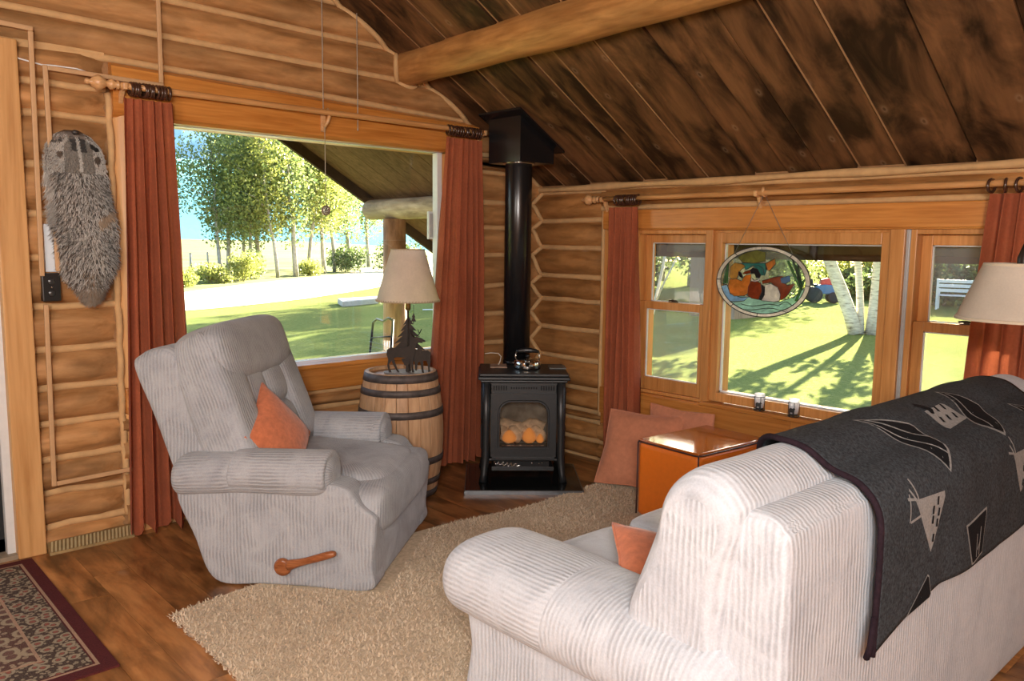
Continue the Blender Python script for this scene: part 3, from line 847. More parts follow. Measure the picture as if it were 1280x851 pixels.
# ------------------------------------------------------------------ blanket with tepee motifs
BLK = cloth('blanket_wool', (.046, .053, .060), 130, .6)
BLKD = cloth('blanket_motif_dark', (.010, .011, .013), 130, .3)
BLKW = cloth('blanket_motif_pale', (.30, .30, .29), 130, .2)
HEM = cloth('blanket_hem', (.020, .011, .016), 90, .3)
bl = thing('blanket', 'charcoal wool blanket with pale tepee motifs folded over the sofa back', 'blanket', (-1.5, -3.4, .9))
prof = spline([(-3.19, .72), (-3.215, .82), (-3.245, .93), (-3.285, 1.005), (-3.355, 1.035), (-3.44, 1.028), (-3.51, .985), (-3.585, .960), (-3.632, .90), (-3.640, .80), (-3.642, .68), (-3.645, .545)], 8)
sl = np.concatenate([[0], np.cumsum(np.linalg.norm(np.diff(prof, axis=0), axis=1))]); SLEN = sl[-1]
def blP(x, s, lift=0.0):
    """x along the sofa, s along the drop measured from the rear hem up"""
    s2 = SLEN-s
    y = np.interp(s2, sl, prof[:, 0]); z = np.interp(s2, sl, prof[:, 1])
    e = 1e-3
    dy = np.interp(s2+e, sl, prof[:, 0])-np.interp(s2-e, sl, prof[:, 0]); dz = np.interp(s2+e, sl, prof[:, 1])-np.interp(s2-e, sl, prof[:, 1])
    l = math.hypot(dy, dz)+1e-9; ny, nz = dz/l, -dy/l
    # profile runs front to back over the top: outward normal
    ny, nz = -ny*-1, -nz*-1
    w = .004*math.sin(x*7+s*3)+.003*math.sin(x*17+1)
    if s < .35: w += .010*math.sin(x*6.5+.7)*(1-s/.35)
    out = lift+abs(w)*.6+w*.4+.004
    return (x, y-abs(0)+ny*out, z+nz*out)
BX0, BX1 = -2.355, -.78
def edge(s):   # left edge wanders a little and flares at the rear hem
    return BX0-.025+.02*math.sin(s*5)+.34*max(0, s-.66)/.4
nx_, ns_ = 60, 70
P = []
def hem(u): return .0+.06*min(1, u*4)**.8+.008*math.sin(u*9)
for i in range(nx_):
    u = i/(nx_-1); row = []
    for j in range(ns_):
        v = j/(ns_-1); s = hem(u)+(SLEN-hem(u))*v
        x = lerp(edge(s), BX1, u); row.append(blP(x, s))
    P.append(row)
mb = MB(); mb.grid(P, 0)
bo = mb.build('sheet', [BLK], bl, solid=.006); bo.location = -bl.location
# motifs woven in the cloth, in blanket coordinates (x along the sofa, s up from the rear hem)
def put(mb, poly, mat, lift):
    q = resample(poly, max(14, len(poly)*7)); c = np.mean(q, axis=0)
    rings = [[blP(lerp(c[0], a_, t), lerp(c[1], b_, t), lift) for a_, b_ in q] for t in (.02, .25, .5, .75, 1.0)]
    mb.grid(rings, mat, None, True, False, True)
def shrink(poly, k):
    c = np.mean(np.array(poly), axis=0); return [tuple(c+(np.array(p)-c)*k) for p in poly]
def bar(p, q_, w):
    d = np.array(q_)-np.array(p); n_ = np.array((-d[1], d[0]))/np.linalg.norm(d)*w/2
    return [tuple(np.array(p)+n_), tuple(np.array(q_)+n_), tuple(np.array(q_)-n_), tuple(np.array(p)-n_)]
def inside(poly, u, v): return tuple(np.array(poly[0])*(1-u-v)+np.array(poly[1])*u+np.array(poly[2])*v)
def fin(mb, nm, m): o = mb.build(nm, m, bl); o.location = -bl.location; return o
def tepee(A, B, C, pole):
    mb = MB()
    put(mb, [A, B, C], 0, .0042)
    for (u, v) in ((.62, .12), (.40, .25), (.55, .32), (.30, .42), (.40, .50), (.16, .74)):
        p = np.array(inside([A, B, C], u, v)); put(mb, bar(p-(0, .011), p+(.004, .011), .011), 1, .0062)
    for (d0, d1) in pole: put(mb, bar(np.array(A)+d0, np.array(A)+d1, .007), 0, .0050)
    fin(mb, 'tepee_motif', [BLKW, BLKD])
PO = [((.005, .054), (.03, -.045)), ((-.02, .03), (.045, -.05)), ((-.045, .01), (.01, .0)), ((-.035, -.05), (.04, -.045)), ((-.03, .02), (-.04, -.05))]
tepee((-2.154, .346), (-1.945, .333), (-2.042, .178), PO)
tepee((-1.362, .335), (-1.15, .335), (-1.27, .185), PO[:3])
def dark(poly, line):
    mb = MB()
    put(mb, poly, 0, .0042); put(mb, shrink(poly, .91), 1, .0052)
    for p, q_ in line: put(mb, bar(p, q_, .006), 0, .0062)
    fin(mb, 'lodge_motif', [BLKW, BLKD])
dark([(-1.80, .20), (-1.60, .215), (-1.63, .075), (-1.735, .06)], [((-1.70, .08), (-1.695, .15)), ((-1.675, .08), (-1.66, .165)), ((-1.69, .10), (-1.665, .12))])
dark([(-2.19, .04), (-2.047, .125), (-2.02, .05)], [])
dark([(-2.01, .64), (-1.80, .552), (-1.81, .431), (-1.892, .368), (-1.95, .50)], [((-2.0, .62), (-1.84, .41)), ((-1.99, .625), (-1.812, .48))])
dark([(-1.33, .66), (-1.235, .537), (-1.362, .391), (-1.464, .457)], [((-1.33, .63), (-1.40, .43))])
dark([(-1.05, .50), (-.92, .42), (-.98, .27), (-1.10, .33)], [((-1.04, .48), (-1.02, .31))])
dark([(-1.12, .20), (-.95, .215), (-.98, .09), (-1.08, .08)], [])
mb = MB()
cas = [(-1.63, .580), (-1.46, .590), (-1.425, .506), (-1.629, .487)]
put(mb, cas, 0, .0042)
for k in range(3):
    for j in range(2):
        p = np.array((-1.60+.055*k+.012*j, .575-.042*j)); put(mb, bar(p-(.004, .012), p+(.004, .012), .014), 1, .0055)
put(mb, bar((-1.62, .62), (-1.58, .57), .03), 1, .005)
fin(mb, 'tepee_motif', [BLKW, BLKD])
mb = MB()
ed = [blP(edge(s)-.002, s, .001) for s in np.linspace(hem(0), SLEN, 60)]
mb.tube(ed, .0085, 8)
loop = [blP(edge(.03)-.002, .10, .002), blP(edge(.0)-.022, .03, .004), blP(edge(0)-.018, -.01, .004), blP(edge(0)+.004, -.012, .002), blP(edge(0)+.002, .02, .002)]
mb.tube(loop, .0085, 8)
ho = mb.build('hem', [HEM], bl); ho.location = -bl.location

# ------------------------------------------------------------------ orange cube table
VIN = plain('orange_vinyl', (.74, .175, .016), .28, .5, 0, .04, 40, .0, .15)
VINT = plain('orange_lacquer', (.40, .10, .012), .10, .6, 0, .03, 40, 0, .5)
ct = thing('cube_table', 'orange vinyl cube side table with a glossy top between sofa and window', 'side table', (-.492, -1.872, 0), 0)
an = math.radians(-4)
mb = MB(); hw, hd, H_ = .312, .222, .462
mb.prism(rrect(0, 0, 2*hd-.012, 2*hw-.02, .035, 5), .0, H_-.026, 'z') if False else mb.box(-hw+.008, hw-.008, -hd+.008, hd-.008, .024, H_-.012)
b_ = mb.build('body', [VIN], ct, bev=.03, bseg=4)
mb = MB(); mb.box(-hw+.012, hw-.012, -hd+.012, hd-.012, H_-.014, H_); tp_ = mb.build('top', [VINT], ct, bev=.006, bseg=3)
mb = MB()
def rect_pts(a, b, r=.03, n=4): return rrect(0, 0, 2*a, 2*b, r, n)
mb.tube([(x, y, H_-.012) for x, y in rect_pts(hw-.004, hd-.004)], .0045, 6, closed=True)
for sx in (-1, 1):
    for sy in (-1, 1): mb.tube([(sx*(hw-.010), sy*(hd-.010), z) for z in (.03, .2, H_-.015)], .0045, 6)
mb.build('piping', [PIPE_M], ct)
ct.rotation_euler = (0, 0, an)
# rust cushions leaning between the table and the curtain
mb = MB(); pillow(mb, .50, .13, rot(math.radians(60), 0, math.radians(-72)), seed=14)
f1 = mb.build('floor_cushion', [RUSTD]); f1.location = (-.305, -1.275, .245)
tag(f1, 'large dusty rust floor cushion leaning back between the corner curtain and the orange cube table', 'cushion')
mb = MB(); pillow(mb, .48, .08, rot(math.radians(87), 0, math.radians(-89)), seed=15)
f2 = mb.build('floor_cushion', [RUSTD]); f2.location = (-.108, -1.44, .27)
tag(f2, 'dusty rust cushion flat against the wall behind the orange cube table', 'cushion')

# ------------------------------------------------------------------ rugs
SHAG0 = plain('shag_backing', (.58, .46, .32), .95, .1, 0, .2, 60)
m, nt, out = new_mat('shag_pile'); SHAG = m
geo = N(nt, 'ShaderNodeNewGeometry'); big = noise(nt, coords(nt), 2.2, 4, .6)
col = ramp(nt, geo.outputs['Random Per Island'], [(0, (.54, .42, .29)), (.5, (.64, .51, .36)), (1, (.72, .59, .44))])
col = mixc(nt, 1, col, ramp(nt, big, [(.35, (.84, .82, .8)), (.65, (1, 1, 1))]), 'MULTIPLY')
bsdf(nt, out, col, .95, .1, sheen=.2)
RX0, RX1, RY0, RY1 = -3.215, -.34, -3.1, -1.075
def rug_y1(x): return RY1+.025*math.sin(x*2.3)-.02*math.sin(x*5+1)+(.16*max(0, (x+.75))**1.0 if False else 0)-.10*max(0, (-2.45-x))
rg = thing('shag_rug', 'beige shag rug in front of the stove, under recliner and sofa', 'rug', (-1.75, -2.0, 0))
mb = MB()
ol = [(x, rug_y1(x)) for x in np.linspace(RX0+.02, RX1, 30)]+[(RX1, RY0), (RX0, RY0)]
mb.prism(ol, .001, .012, 'z'); o = mb.build('backing', [SHAG0], rg); o.location = -rg.location
nb = 120000
X = nr.uniform(RX0, RX1, nb); Y = nr.uniform(RY0, RY1+.03, nb)
keep = np.array([y < rug_y1(x) for x, y in zip(X, Y)])
# skip what stands on it
c_, s_ = math.cos(TH), math.sin(TH); lx = c_*(X+2.3456)+s_*(Y+.8924); ly = -s_*(X+2.3456)+c_*(Y+.8924)
keep &= ~((abs(lx) < .50) & (ly > -.47) & (ly < .40))
keep &= ~((X > -2.78) & (Y < -2.52))
hx = (X+.727)*math.cos(-.709)+(Y+.621)*math.sin(-.709); hy = -(X+.727)*math.sin(-.709)+(Y+.621)*math.cos(-.709); keep &= ~((abs(hx) < .40) & (hy > -.41))
keep &= ~((X > -.83) & (Y < -1.60) & (Y > -2.13))
X, Y = X[keep], Y[keep]; nb = len(X)
an_ = nr.uniform(0, 2*PI, nb)+.0; ln = nr.uniform(.012, .026, nb); wd = nr.uniform(.0025, .005, nb); h = nr.uniform(.015, .025, nb)
dx, dy = np.cos(an_)*ln*.8, np.sin(an_)*ln*.8; px, py = -np.sin(an_)*wd, np.cos(an_)*wd
V = np.zeros((nb, 3, 3)); V[:, 0] = np.stack([X-px, Y-py, np.full(nb, .010)], 1); V[:, 1] = np.stack([X+px, Y+py, np.full(nb, .010)], 1); V[:, 2] = np.stack([X+dx, Y+dy, h], 1)
def fast_mesh(name, V, k, mat, parent=None):
    n = len(V); me = bpy.data.meshes.new(name); me.vertices.add(n*k); me.vertices.foreach_set('co', V.reshape(-1).astype('f'))
    me.loops.add(n*k); me.loops.foreach_set('vertex_index', np.arange(n*k, dtype='i'))
    me.polygons.add(n); me.polygons.foreach_set('loop_start', np.arange(0, n*k, k, dtype='i'))
    me.materials.append(mat); me.update(calc_edges=True); me.validate()
    o = bpy.data.objects.new(name, me); COL.objects.link(o)
    if parent is not None: o.parent = parent
    return o
o = fast_mesh('pile', V, 3, SHAG, rg); o.location = -rg.location; o['kind'] = 'stuff'

def floral(name, bg, c1, c2, c3, sc):
    m, nt, out = new_mat(name); v = coords(nt, 'Object', (1, 1, 1))
    nz = N(nt, 'ShaderNodeTexNoise'); nz.inputs['Scale'].default_value = 30; L(nt, v, nz.inputs['Vector'])
    add = N(nt, 'ShaderNodeVectorMath', operation='MULTIPLY_ADD'); L(nt, nz.outputs['Color'], add.inputs[0]); add.inputs[1].default_value = (.02, .02, 0); L(nt, v, add.inputs[2])
    vo = N(nt, 'ShaderNodeTexVoronoi'); vo.inputs['Scale'].default_value = sc; vo.voronoi_dimensions = '2D'; L(nt, add.outputs[0], vo.inputs['Vector'])
    v2 = N(nt, 'ShaderNodeTexVoronoi'); v2.inputs['Scale'].default_value = sc*2.7; v2.voronoi_dimensions = '2D'; L(nt, add.outputs[0], v2.inputs['Vector'])
    a = ramp(nt, vo.outputs['Distance'], [(.0, c2), (.14, c2), (.16, bg), (.22, c1), (.36, c1), (.40, bg)], 'LINEAR')
    b = ramp(nt, v2.outputs['Distance'], [(.0, c3), (.2, c1), (.32, bg), (1, bg)])
    k = ramp(nt, vo.outputs['Distance'], [(.36, (0, 0, 0)), (.42, (1, 1, 1))])
    col = mixc(nt, k, a, b)
    fine = noise(nt, v, 220, 2); bsdf(nt, out, mixc(nt, .3, col, ramp(nt, fine, [(.3, bg), (.7, c1)])), .95, .1, 0, fine, .3, .003, .0); return m
MAR = cloth('rug_maroon', (.085, .018, .018), 150, .25); BEI = cloth('rug_beige', (.36, .23, .15), 150, .2)
FLB = floral('rug_border', (.028, .012, .014), (.34, .28, .19), (.28, .06, .045), (.22, .17, .12), 17)
FLF = floral('rug_field', (.060, .016, .018), (.36, .29, .19), (.12, .05, .045), (.24, .11, .08), 10)
mb = MB()
A0, A1, B0, B1 = -5.3, -3.482, -1.43, -.105
def band(i, o_, mat, z): mb.box(A0+i, A1-i, B0+i, B1-i, .0, z, mat)
for k, (i, m_) in enumerate(((0, 0), (.052, 1), (.064, 0), (.070, 2), (.205, 1), (.217, 3))): band(i, 0, m_, .0075+.0004*k)
r2 = mb.build('oriental_rug', [MAR, BEI, FLB, FLF])
tag(r2, 'dark red oriental rug with a floral border in front of the door', 'rug')
# ------------------------------------------------------------------ stove in the corner
IRON = plain('stove_iron', (.013, .014, .015), .42, .5, .0, .25, 60, .06)
IRON2 = plain('stove_iron_worn', (.022, .022, .022), .5, .4, 0, .3, 40)
PIPEB = plain('stovepipe_black', (.008, .008, .009), .24, .5, 0, .1)
CHROME = plain('polished_steel', (.62, .61, .58), .14, .5, 1.0, .05)
BLKP = plain('black_plastic', (.012, .012, .012), .3, .5)
SLATE = plain('hearth_black_tile', (.010, .011, .011), .12, .5, 0, .2, 8)
HEDGE = plain('hearth_metal_edge', (.16, .165, .17), .35, .5, .6, .1)
CERAM = plain('log_ceramic', (.50, .35, .23), .9, .2, 0, .3, 25)
EMB = plain('ember_glow', (.5, .12, .03), .8)
ANG = math.atan2(-.386, .45)   # direction of the front edge
sth = ANG
fdir = Vector((math.sin(sth)*1, -math.cos(sth), 0))  # local -y
FM = Vector((-.885, -.815, 0))
SC0 = FM-fdir*.25
hp = thing('hearth_pad', 'shiny black hearth pad with a grey edge under the stove', 'hearth pad', (SC0.x, SC0.y, 0), sth)
mb = MB(); mb.box(-.365, .365, -.375, .24, .0, .026); mb.build('slab', [SLATE], hp, bev=.002)
mb = MB(); mb.box(-.372, .372, -.382, -.3755, .0, .024); mb.box(-.372, -.3655, -.382, .24, 0, .024); mb.box(.3655, .372, -.382, .24, 0, .024); mb.build('edge_strip', [HEDGE], hp)
st = thing('gas_stove', 'black cast iron gas stove with a glowing arched window in the log corner', 'stove', (SC0.x, SC0.y, .026), sth)
# local: front -y ; body x +-.27, y -.20...22
w_, TOPZ = .265, .704
mb = MB(); mb.box(-w_, w_, -.19, .20, .135, .645)
# hollow firebox is made of walls
mb = MB()
mb.box(-w_, -w_+.012, -.19, .20, .135, .645); mb.box(w_-.012, w_, -.19, .20, .135, .645); mb.box(-w_, w_, .188, .20, .135, .645)
mb.box(-w_, w_, -.19, .20, .135, .15); mb.box(-w_, w_, -.19, .20, .63, .645)
body = mb.build('body', [IRON], st, bev=.004)
for sx in (-1, 1):   # raised side panels
    mb = MB(); mb.box(min(sx*w_, sx*(w_+.008)), max(sx*w_, sx*(w_+.008)), -.14, .15, .20, .36); mb.box(min(sx*w_, sx*(w_+.008)), max(sx*w_, sx*(w_+.008)), -.14, .15, .40, .60)
    mb.build('side_panel', [IRON2], st, bev=.006)
# top plate with stepped moulding
mb = MB()
mb.box(-.275, .275, -.215, .215, .645, .662); mb.box(-.290, .290, -.232, .222, .662, .684); mb.box(-.282, .282, -.224, .216, .684, TOPZ)
mb.build('top_plate', [IRON], st, bev=.007, bseg=3)
# front columns and feet
for sx in (-1, 1):
    for sy, y_ in ((-1, -.185), (1, .175)):
        mb = MB()
        P = [(sx*.236, y_, .645), (sx*.238, y_, .40), (sx*.240, y_-.002*sy, .16), (sx*.250, y_+.012*sy, .05), (sx*.258, y_+.02*sy, .0)]
        mb.tube(P, [.027, .027, .027, .021, .026], 8)
        mb.build('leg', [IRON], st)
# vent grille above the door
mb = MB(); mb.box(-.205, .205, -.192, -.178, .575, .642)
for k in range(25):
    if k in (6, 18): continue
    x = -.19+k*.0158; hh = .014 if 7 <= k <= 17 else .022
    mb.box(x-.0035, x+.0035, -.1955, -.190, .603-hh+.014, .603+hh, 1)
mb.build('vent_grille', [IRON, plain('vent_slot', (.002, .002, .002), .9)], st)
# door frame with an arched opening
dr = thing('door', None, None); dr.parent = st
mb = MB()
x0, x1, z0, z1 = -.208, .208, .165, .575
ox = .150; oz0, oz1 = .235, .520
arch = [(-ox, oz0), (ox, oz0), (ox, oz1-.075)]+[(ox-.075+.075*math.cos(a), oz1-.075+.075*math.sin(a)) for a in np.linspace(.2, PI/2, 6)]+[(-ox+.075+.075*math.cos(a), oz1-.075+.075*math.sin(a)) for a in np.linspace(PI/2, PI-.2, 6)]+[(-ox, oz1-.075)]
outer = [(x0, z0), (x1, z0), (x1, z1), (x0, z1)]
nA = 64
# ring between the outer rectangle and the arch, sampled by angle about the centre
cx, cz = 0, .37
def ray_poly(poly, a):
    d = (math.cos(a), math.sin(a)); best = 0
    for i in range(len(poly)):
        p, q_ = poly[i], poly[(i+1) % len(poly)]
        ex, ez = q_[0]-p[0], q_[1]-p[1]; den = d[0]*ez-d[1]*ex
        if abs(den) < 1e-12: continue
        t = ((p[0]-cx)*ez-(p[1]-cz)*ex)/den; s = ((p[0]-cx)*d[1]-(p[1]-cz)*d[0])/den
        if t > 0 and -1e-6 <= s <= 1+1e-6: best = max(best, t)
    return (cx+d[0]*best, cz+d[1]*best)
angs = sorted(list(np.linspace(-PI, PI, nA, endpoint=False))+[math.atan2(z-cz, x-cx) for x, z in outer]+[math.atan2(z-cz, x-cx) for x, z in arch])
rings = []
for (poly, y, sc_) in ((outer, -.190, 1), (outer, -.203, 1), (arch, -.203, 1.09), (arch, -.211, 1.07), (arch, -.211, 1.02), (arch, -.200, 1.0), (arch, -.184, 1.0)):
    row = []
    for a in angs:
        p = ray_poly(poly, a); row.append((cx+(p[0]-cx)*sc_, y, cz+(p[1]-cz)*sc_))
    rings.append(row)
mb.grid(rings, 0, None, False, False, True)
mb.build('door_frame', [IRON], dr)
mb = MB(); mb.add([(p[0], -.186, p[1]) for p in [ray_poly(arch, a) for a in angs]], [tuple(range(len(angs)))])
mb.build('door_glass', [glassmat('stove_glass', (.92, .9, .86), 1.3)], dr)
mb = MB(); mb.box(-.20, .20, -.205, -.19, .142, .166); mb.box(-.185, .185, -.215, -.20, .150, .160); mb.build('ash_lip', [IRON2], st, bev=.003)
# firebox: refractory lining, log set, burner tray
mb = MB(); mb.box(-.20, .20, .06, .075, .19, .56); mb.box(-.21, -.20, -.15, .07, .19, .56); mb.box(.20, .21, -.15, .07, .19, .56); mb.box(-.21, .21, -.15, .07, .18, .19)
mb.build('firebox_lining', [plain('refractory', (.17, .14, .11), .9, .2, 0, .35, 20)], st)
mb = MB()
r = random.Random(5)
for k, (xa, xb, y, z, rr) in enumerate(((-.15, .14, .02, .30, .055), (-.14, -.02, -.02, .27, .05), (.0, .13, -.01, .275, .05))):
    n = 12; pts = [(lerp(xa, xb, i/(n-1)), y+.008*math.sin(i+k), z+.012*math.sin(i*.9+k)) for i in range(n)]
    mb.tube(pts, [rr*(1+.12*math.sin(i*1.7+k)) for i in range(n)], 14)
lg_ = mb.build('log_set', [CERAM], st)
mb = MB()
for (x, y, z, rr, hh) in ((-.085, -.060, .225, .050, .085), (.045, -.060, .225, .048, .10), (.115, -.066, .225, .026, .06)):
    mb.lathe([(rr*.55, 0), (rr*.95, hh*.2), (rr, hh*.4), (rr*.84, hh*.62), (rr*.55, hh*.82), (rr*.25, hh*.95), (.001, hh)], 16, (x, y, z))
m, nt, out = new_mat('gas_flame'); em = N(nt, 'ShaderNodeEmission'); em.inputs[0].default_value = (1, .34, .08, 1); em.inputs[1].default_value = .55
trn = N(nt, 'ShaderNodeBsdfTransparent'); mx = N(nt, 'ShaderNodeMixShader'); lw = N(nt, 'ShaderNodeLayerWeight'); lw.inputs[0].default_value = .5
L(nt, lw.outputs['Facing'], mx.inputs[0]); L(nt, em.outputs[0], mx.inputs[1]); L(nt, trn.outputs[0], mx.inputs[2]); L(nt, mx.outputs[0], out.inputs[0])
mb.build('flame', [m], st)
mb = MB()
for k in range(70):
    x, y = r.uniform(-.14, .14), r.uniform(-.14, -.07); s = r.uniform(.006, .013)
    mb.lathe([(s*.5, -s*.7), (s, 0), (s*.5, s*.7)], 6, (x, y, .196+s*.5))
mb.build('ember_bed', [CERAM], st, kind='stuff')
# lower control ledge with bright pebble like glints
mb = MB(); mb.box(-.20, .20, -.17, .15, .068, .078); mb.box(-.20, .20, -.172, -.165, .066, .092); mb.build('lower_shelf', [IRON], st, bev=.002)
for (x, z) in ((.06, .112), (.105, .108), (.125, .114)):
    mb = MB(); mb.lathe([(.001, -.004), (.005, -.003), (.006, 0), (.005, .004)], 10, (x, -.150, z), axis='y'); mb.build('control_knob', [CHROME], st)
mb = MB()
pts = []
for t in np.linspace(0, 1, 60):
    pts.append((-.19+.17*t+.006*math.cos(t*38), -.150, .118-.025*t+.011*math.sin(t*40)*(1 if t < .85 else .3)))
mb.tube(pts, .0028, 6); mb.tube([(-.13, -.15, .092), (-.10, -.15, .076), (-.06, -.15, .074), (-.03, -.15, .084)], .003, 6)
mb.build('script_marks', [CHROME], st)  # unread script-like marks, made up here as bright chrome tubing
mb = MB(); mb.box(-.17, .17, -.145, .10, .080, .135); mb.build('valve_box', [plain('valve_black', (.006, .006, .006), .8)], st)

# flue: pipe to the ceiling box
PX, PY = -.595, -.425
fl = thing('stovepipe', 'black stovepipe rising from the stove to a square ceiling box', 'stovepipe', (PX, PY, .73))
mb = MB(); mb.lathe([(.090, .0), (.090, 1.33), (.088, 1.335), (.088, 1.40)], 40, (0, 0, 0)); mb.lathe([(.093, .0), (.093, .02), (.090, .024)], 40); mb.build('pipe', [PIPEB], fl)
mb = MB(); mb.lathe([(.100, 1.332), (.108, 1.336), (.108, 1.341), (.09, 1.342)], 40); mb.build('trim_ring', [CHROME], fl)
mb = MB()
cxb, cyb = .05, .03; hb = .155; zb_ = 1.342
v = []
for (sx, sy) in ((-1, -1), (1, -1), (1, 1), (-1, 1)): v.append((cxb+sx*hb, cyb+sy*hb, zb_))
for (sx, sy) in ((-1, -1), (1, -1), (1, 1), (-1, 1)):
    x = cxb+sx*hb; v.append((x, cyb+sy*hb, zc(PX+x)-.73-.002))
mb.add(v, [(3, 2, 1, 0), (0, 1, 5, 4), (1, 2, 6, 5), (2, 3, 7, 6), (3, 0, 4, 7)])
fb_ = .205; v = []
for lift in (-.014, -.001):
    for (sx, sy) in ((-1, -1), (1, -1), (1, 1), (-1, 1)):
        x = cxb+sx*fb_; v.append((x, cyb+sy*fb_, zc(PX+x)-.73+lift))
mb.add(v, [(0, 3, 2, 1), (4, 5, 6, 7), (0, 1, 5, 4), (1, 2, 6, 5), (2, 3, 7, 6), (3, 0, 4, 7)])
mb.build('ceiling_box', [PIPEB], fl, bev=.002)

# things on the stove top
kt = thing('kettle', 'squat polished steel kettle with a black handle on the stove', 'kettle', (-.700, -.645, .7305))
mb = MB(); mb.lathe([(.070, 0), (.086, .003), (.090, .012), (.088, .045), (.084, .056), (.06, .066), (.03, .070), (.001, .071)], 36); mb.build('body', [CHROME], kt)
mb = MB(); mb.lathe([(.001, .092), (.010, .090), (.012, .082), (.006, .072)], 16); mb.build('lid_knob', [BLKP], kt)
d = Vector((.72, -.69, 0))
for s in (-1, 1):
    mb = MB(); mb.tube([tuple(d*s*.070+Vector((0, 0, .050))), tuple(d*s*.080+Vector((0, 0, .075))), tuple(d*s*.072+Vector((0, 0, .115)))], .004, 8); mb.build('handle_bracket', [CHROME], kt)
mb = MB(); mb.tube([tuple(d*s*.075+Vector((0, 0, .118-.010*abs(s)**2+.004))) for s in np.linspace(-1, 1, 9)], [.008, .012, .015, .017, .017, .017, .015, .012, .008], 10, flat=1.0); mb.build('handle', [BLKP], kt)
mb = MB(); e = Vector((-.69, -.72, 0)); mb.tube([tuple(e*.072+Vector((0, 0, .035))), tuple(e*.10+Vector((0, 0, .052))), tuple(e*.118+Vector((0, 0, .072)))], [.020, .015, .012], 12); mb.build('spout', [CHROME], kt)
TILE1 = plain('trivet_tan', (.30, .20, .14), .6, .3, 0, .2); TILE2 = plain('trivet_grey', (.12, .12, .11), .55, .3, 0, .2)
t1 = thing('trivet', 'tan square trivet with a white wire loop on the left of the stove top', 'trivet', (-.785, -.455, .7305), sth)
mb = MB(); mb.box(-.055, .055, -.075, .065, .0, .008); mb.build('tile', [TILE1], t1, bev=.002)
mb = MB(); mb.tube([(.0, .02, .009), (.012, .03, .03), (.018, .04, .06), (.0, .05, .08), (-.05, .05, .083), (-.09, .05, .078)], .0028, 8); mb.build('wire_loop', [plain('white_wire', (.55, .5, .42), .5)], t1)
t2 = thing('trivet', 'dark square trivet to the right of the kettle on the stove', 'trivet', (-.515, -.735, .7305), sth)
mb = MB(); mb.box(-.055, .055, -.07, .06, 0, .008); mb.build('tile', [TILE2], t2, bev=.002)

# ------------------------------------------------------------------ barrel
OAK = wood('barrel_oak', (.26, .135, .065), (.46, .265, .135), (.56, .36, .205), 'Z', .9, 9, .5, .3, .13, .5)
HOOP = plain('hoop_iron', (.10, .082, .075), .6, .4, .4, .35, 20, .2)
br = thing('wooden_barrel', 'oak whisky barrel with dark hoops serving as lamp table by the window', 'barrel', (-1.500, -.357, 0))
BH = .765
def brad(z):
    t = (z-BH/2)/(BH/2); return .262-.047*t*t
mb = MB(); ns = 22
for k in range(ns):
    a0, a1 = 2*PI*k/ns, 2*PI*(k+1)/ns; g = .006
    P = []
    for z in np.linspace(0, BH, 15):
        P.append([(brad(z)*math.cos(a), brad(z)*math.sin(a), z) for a in (a0+g, a0+g+.02, (a0+a1)/2, a1-g-.02, a1-g)])
    P2 = [[(p[0]*.9, p[1]*.9, p[2]) for p in row] for row in P]
    full = [row+list(reversed(r2_)) for row, r2_ in zip(P, P2)]
    mb.grid(full, 0, None, True, False, True)
    b = len(mb.v)-15*10
    mb.f.append([b+i for i in range(9, -1, -1)]); mb.m.append(0); mb.sm.append(False)
    mb.f.append([b+14*10+i for i in range(10)]); mb.m.append(0); mb.sm.append(False)
mb.build('stave_shell', [OAK], br)
mb = MB(); mb.lathe([(.001, BH-.022), (.20, BH-.022), (.20, BH-.034), (.001, BH-.034)], 40, cap=False); mb.build('head', [wood('barrel_head', (.30, .13, .05), (.50, .26, .11), (.58, .34, .17), 'X', .8, 9, .4, .3, .1)], br)
for (za, zb2) in ((.003, .045), (.085, .125), (.215, .258), (.505, .548), (.635, .675), (.715, .762)):
    mb = MB(); mb.lathe([(brad(za)+.001, za), (brad(za)+.005, za), (brad(zb2)+.005, zb2), (brad(zb2)+.001, zb2)], 48, cap=False)
    mb.build('hoop', [HOOP], br)

# ------------------------------------------------------------------ table lamp with metal deer and pine
LMET = plain('lamp_bronze', (.026, .018, .013), .55, .3, .3, .25)
SHADE = cloth('lamp_shade_cream', (.80, .68, .56), 90, .04, .0, .42, .1)
LACE = plain('shade_lacing', (.40, .30, .19), .8)
la = thing('table_lamp', 'table lamp with metal elk and pine cutouts and a cream shade on the barrel', 'lamp', (-1.466, -.388, BH-.021))
rd = Vector((.736, -.677, 0)); fd = Vector((-.677, -.736, 0))   # plates face the room
def plate(mb, poly, off, th=.004, mat=0):
    v = []
    for s in (-.5, .5):
        for (a, z) in poly: v.append(tuple(rd*a+fd*(off+s*th)+Vector((0, 0, z))))
    n = len(poly); mb.add(v, [tuple(range(n-1, -1, -1)), tuple(range(n, 2*n))]+[(i, (i+1) % n, n+(i+1) % n, n+i) for i in range(n)], mat)
mb = MB(); P = []
for (k, z) in ((.6, 0), (1, .002), (1, .010), (.985, .012), (.0, .012)):
    P.append([tuple(rd*.150*k*math.cos(a)+fd*.095*k*math.sin(a)+Vector((0, 0, z))) for a in np.linspace(0, 2*PI, 40, endpoint=False)])
mb.grid(P, 0, None, False, False, True); mb.build('base', [plain('lamp_base', (.20, .17, .15), .5, .4, .2)], la)
mb = MB()
tree = []
lv = [(.355, .0), (.30, .028), (.305, .012), (.262, .045), (.268, .020), (.225, .062), (.232, .030), (.185, .080), (.194, .040), (.145, .088), (.155, .035), (.11, .07), (.115, .014), (.012, .014)]
lv = [(z, w*1.18) for z, w in lv]
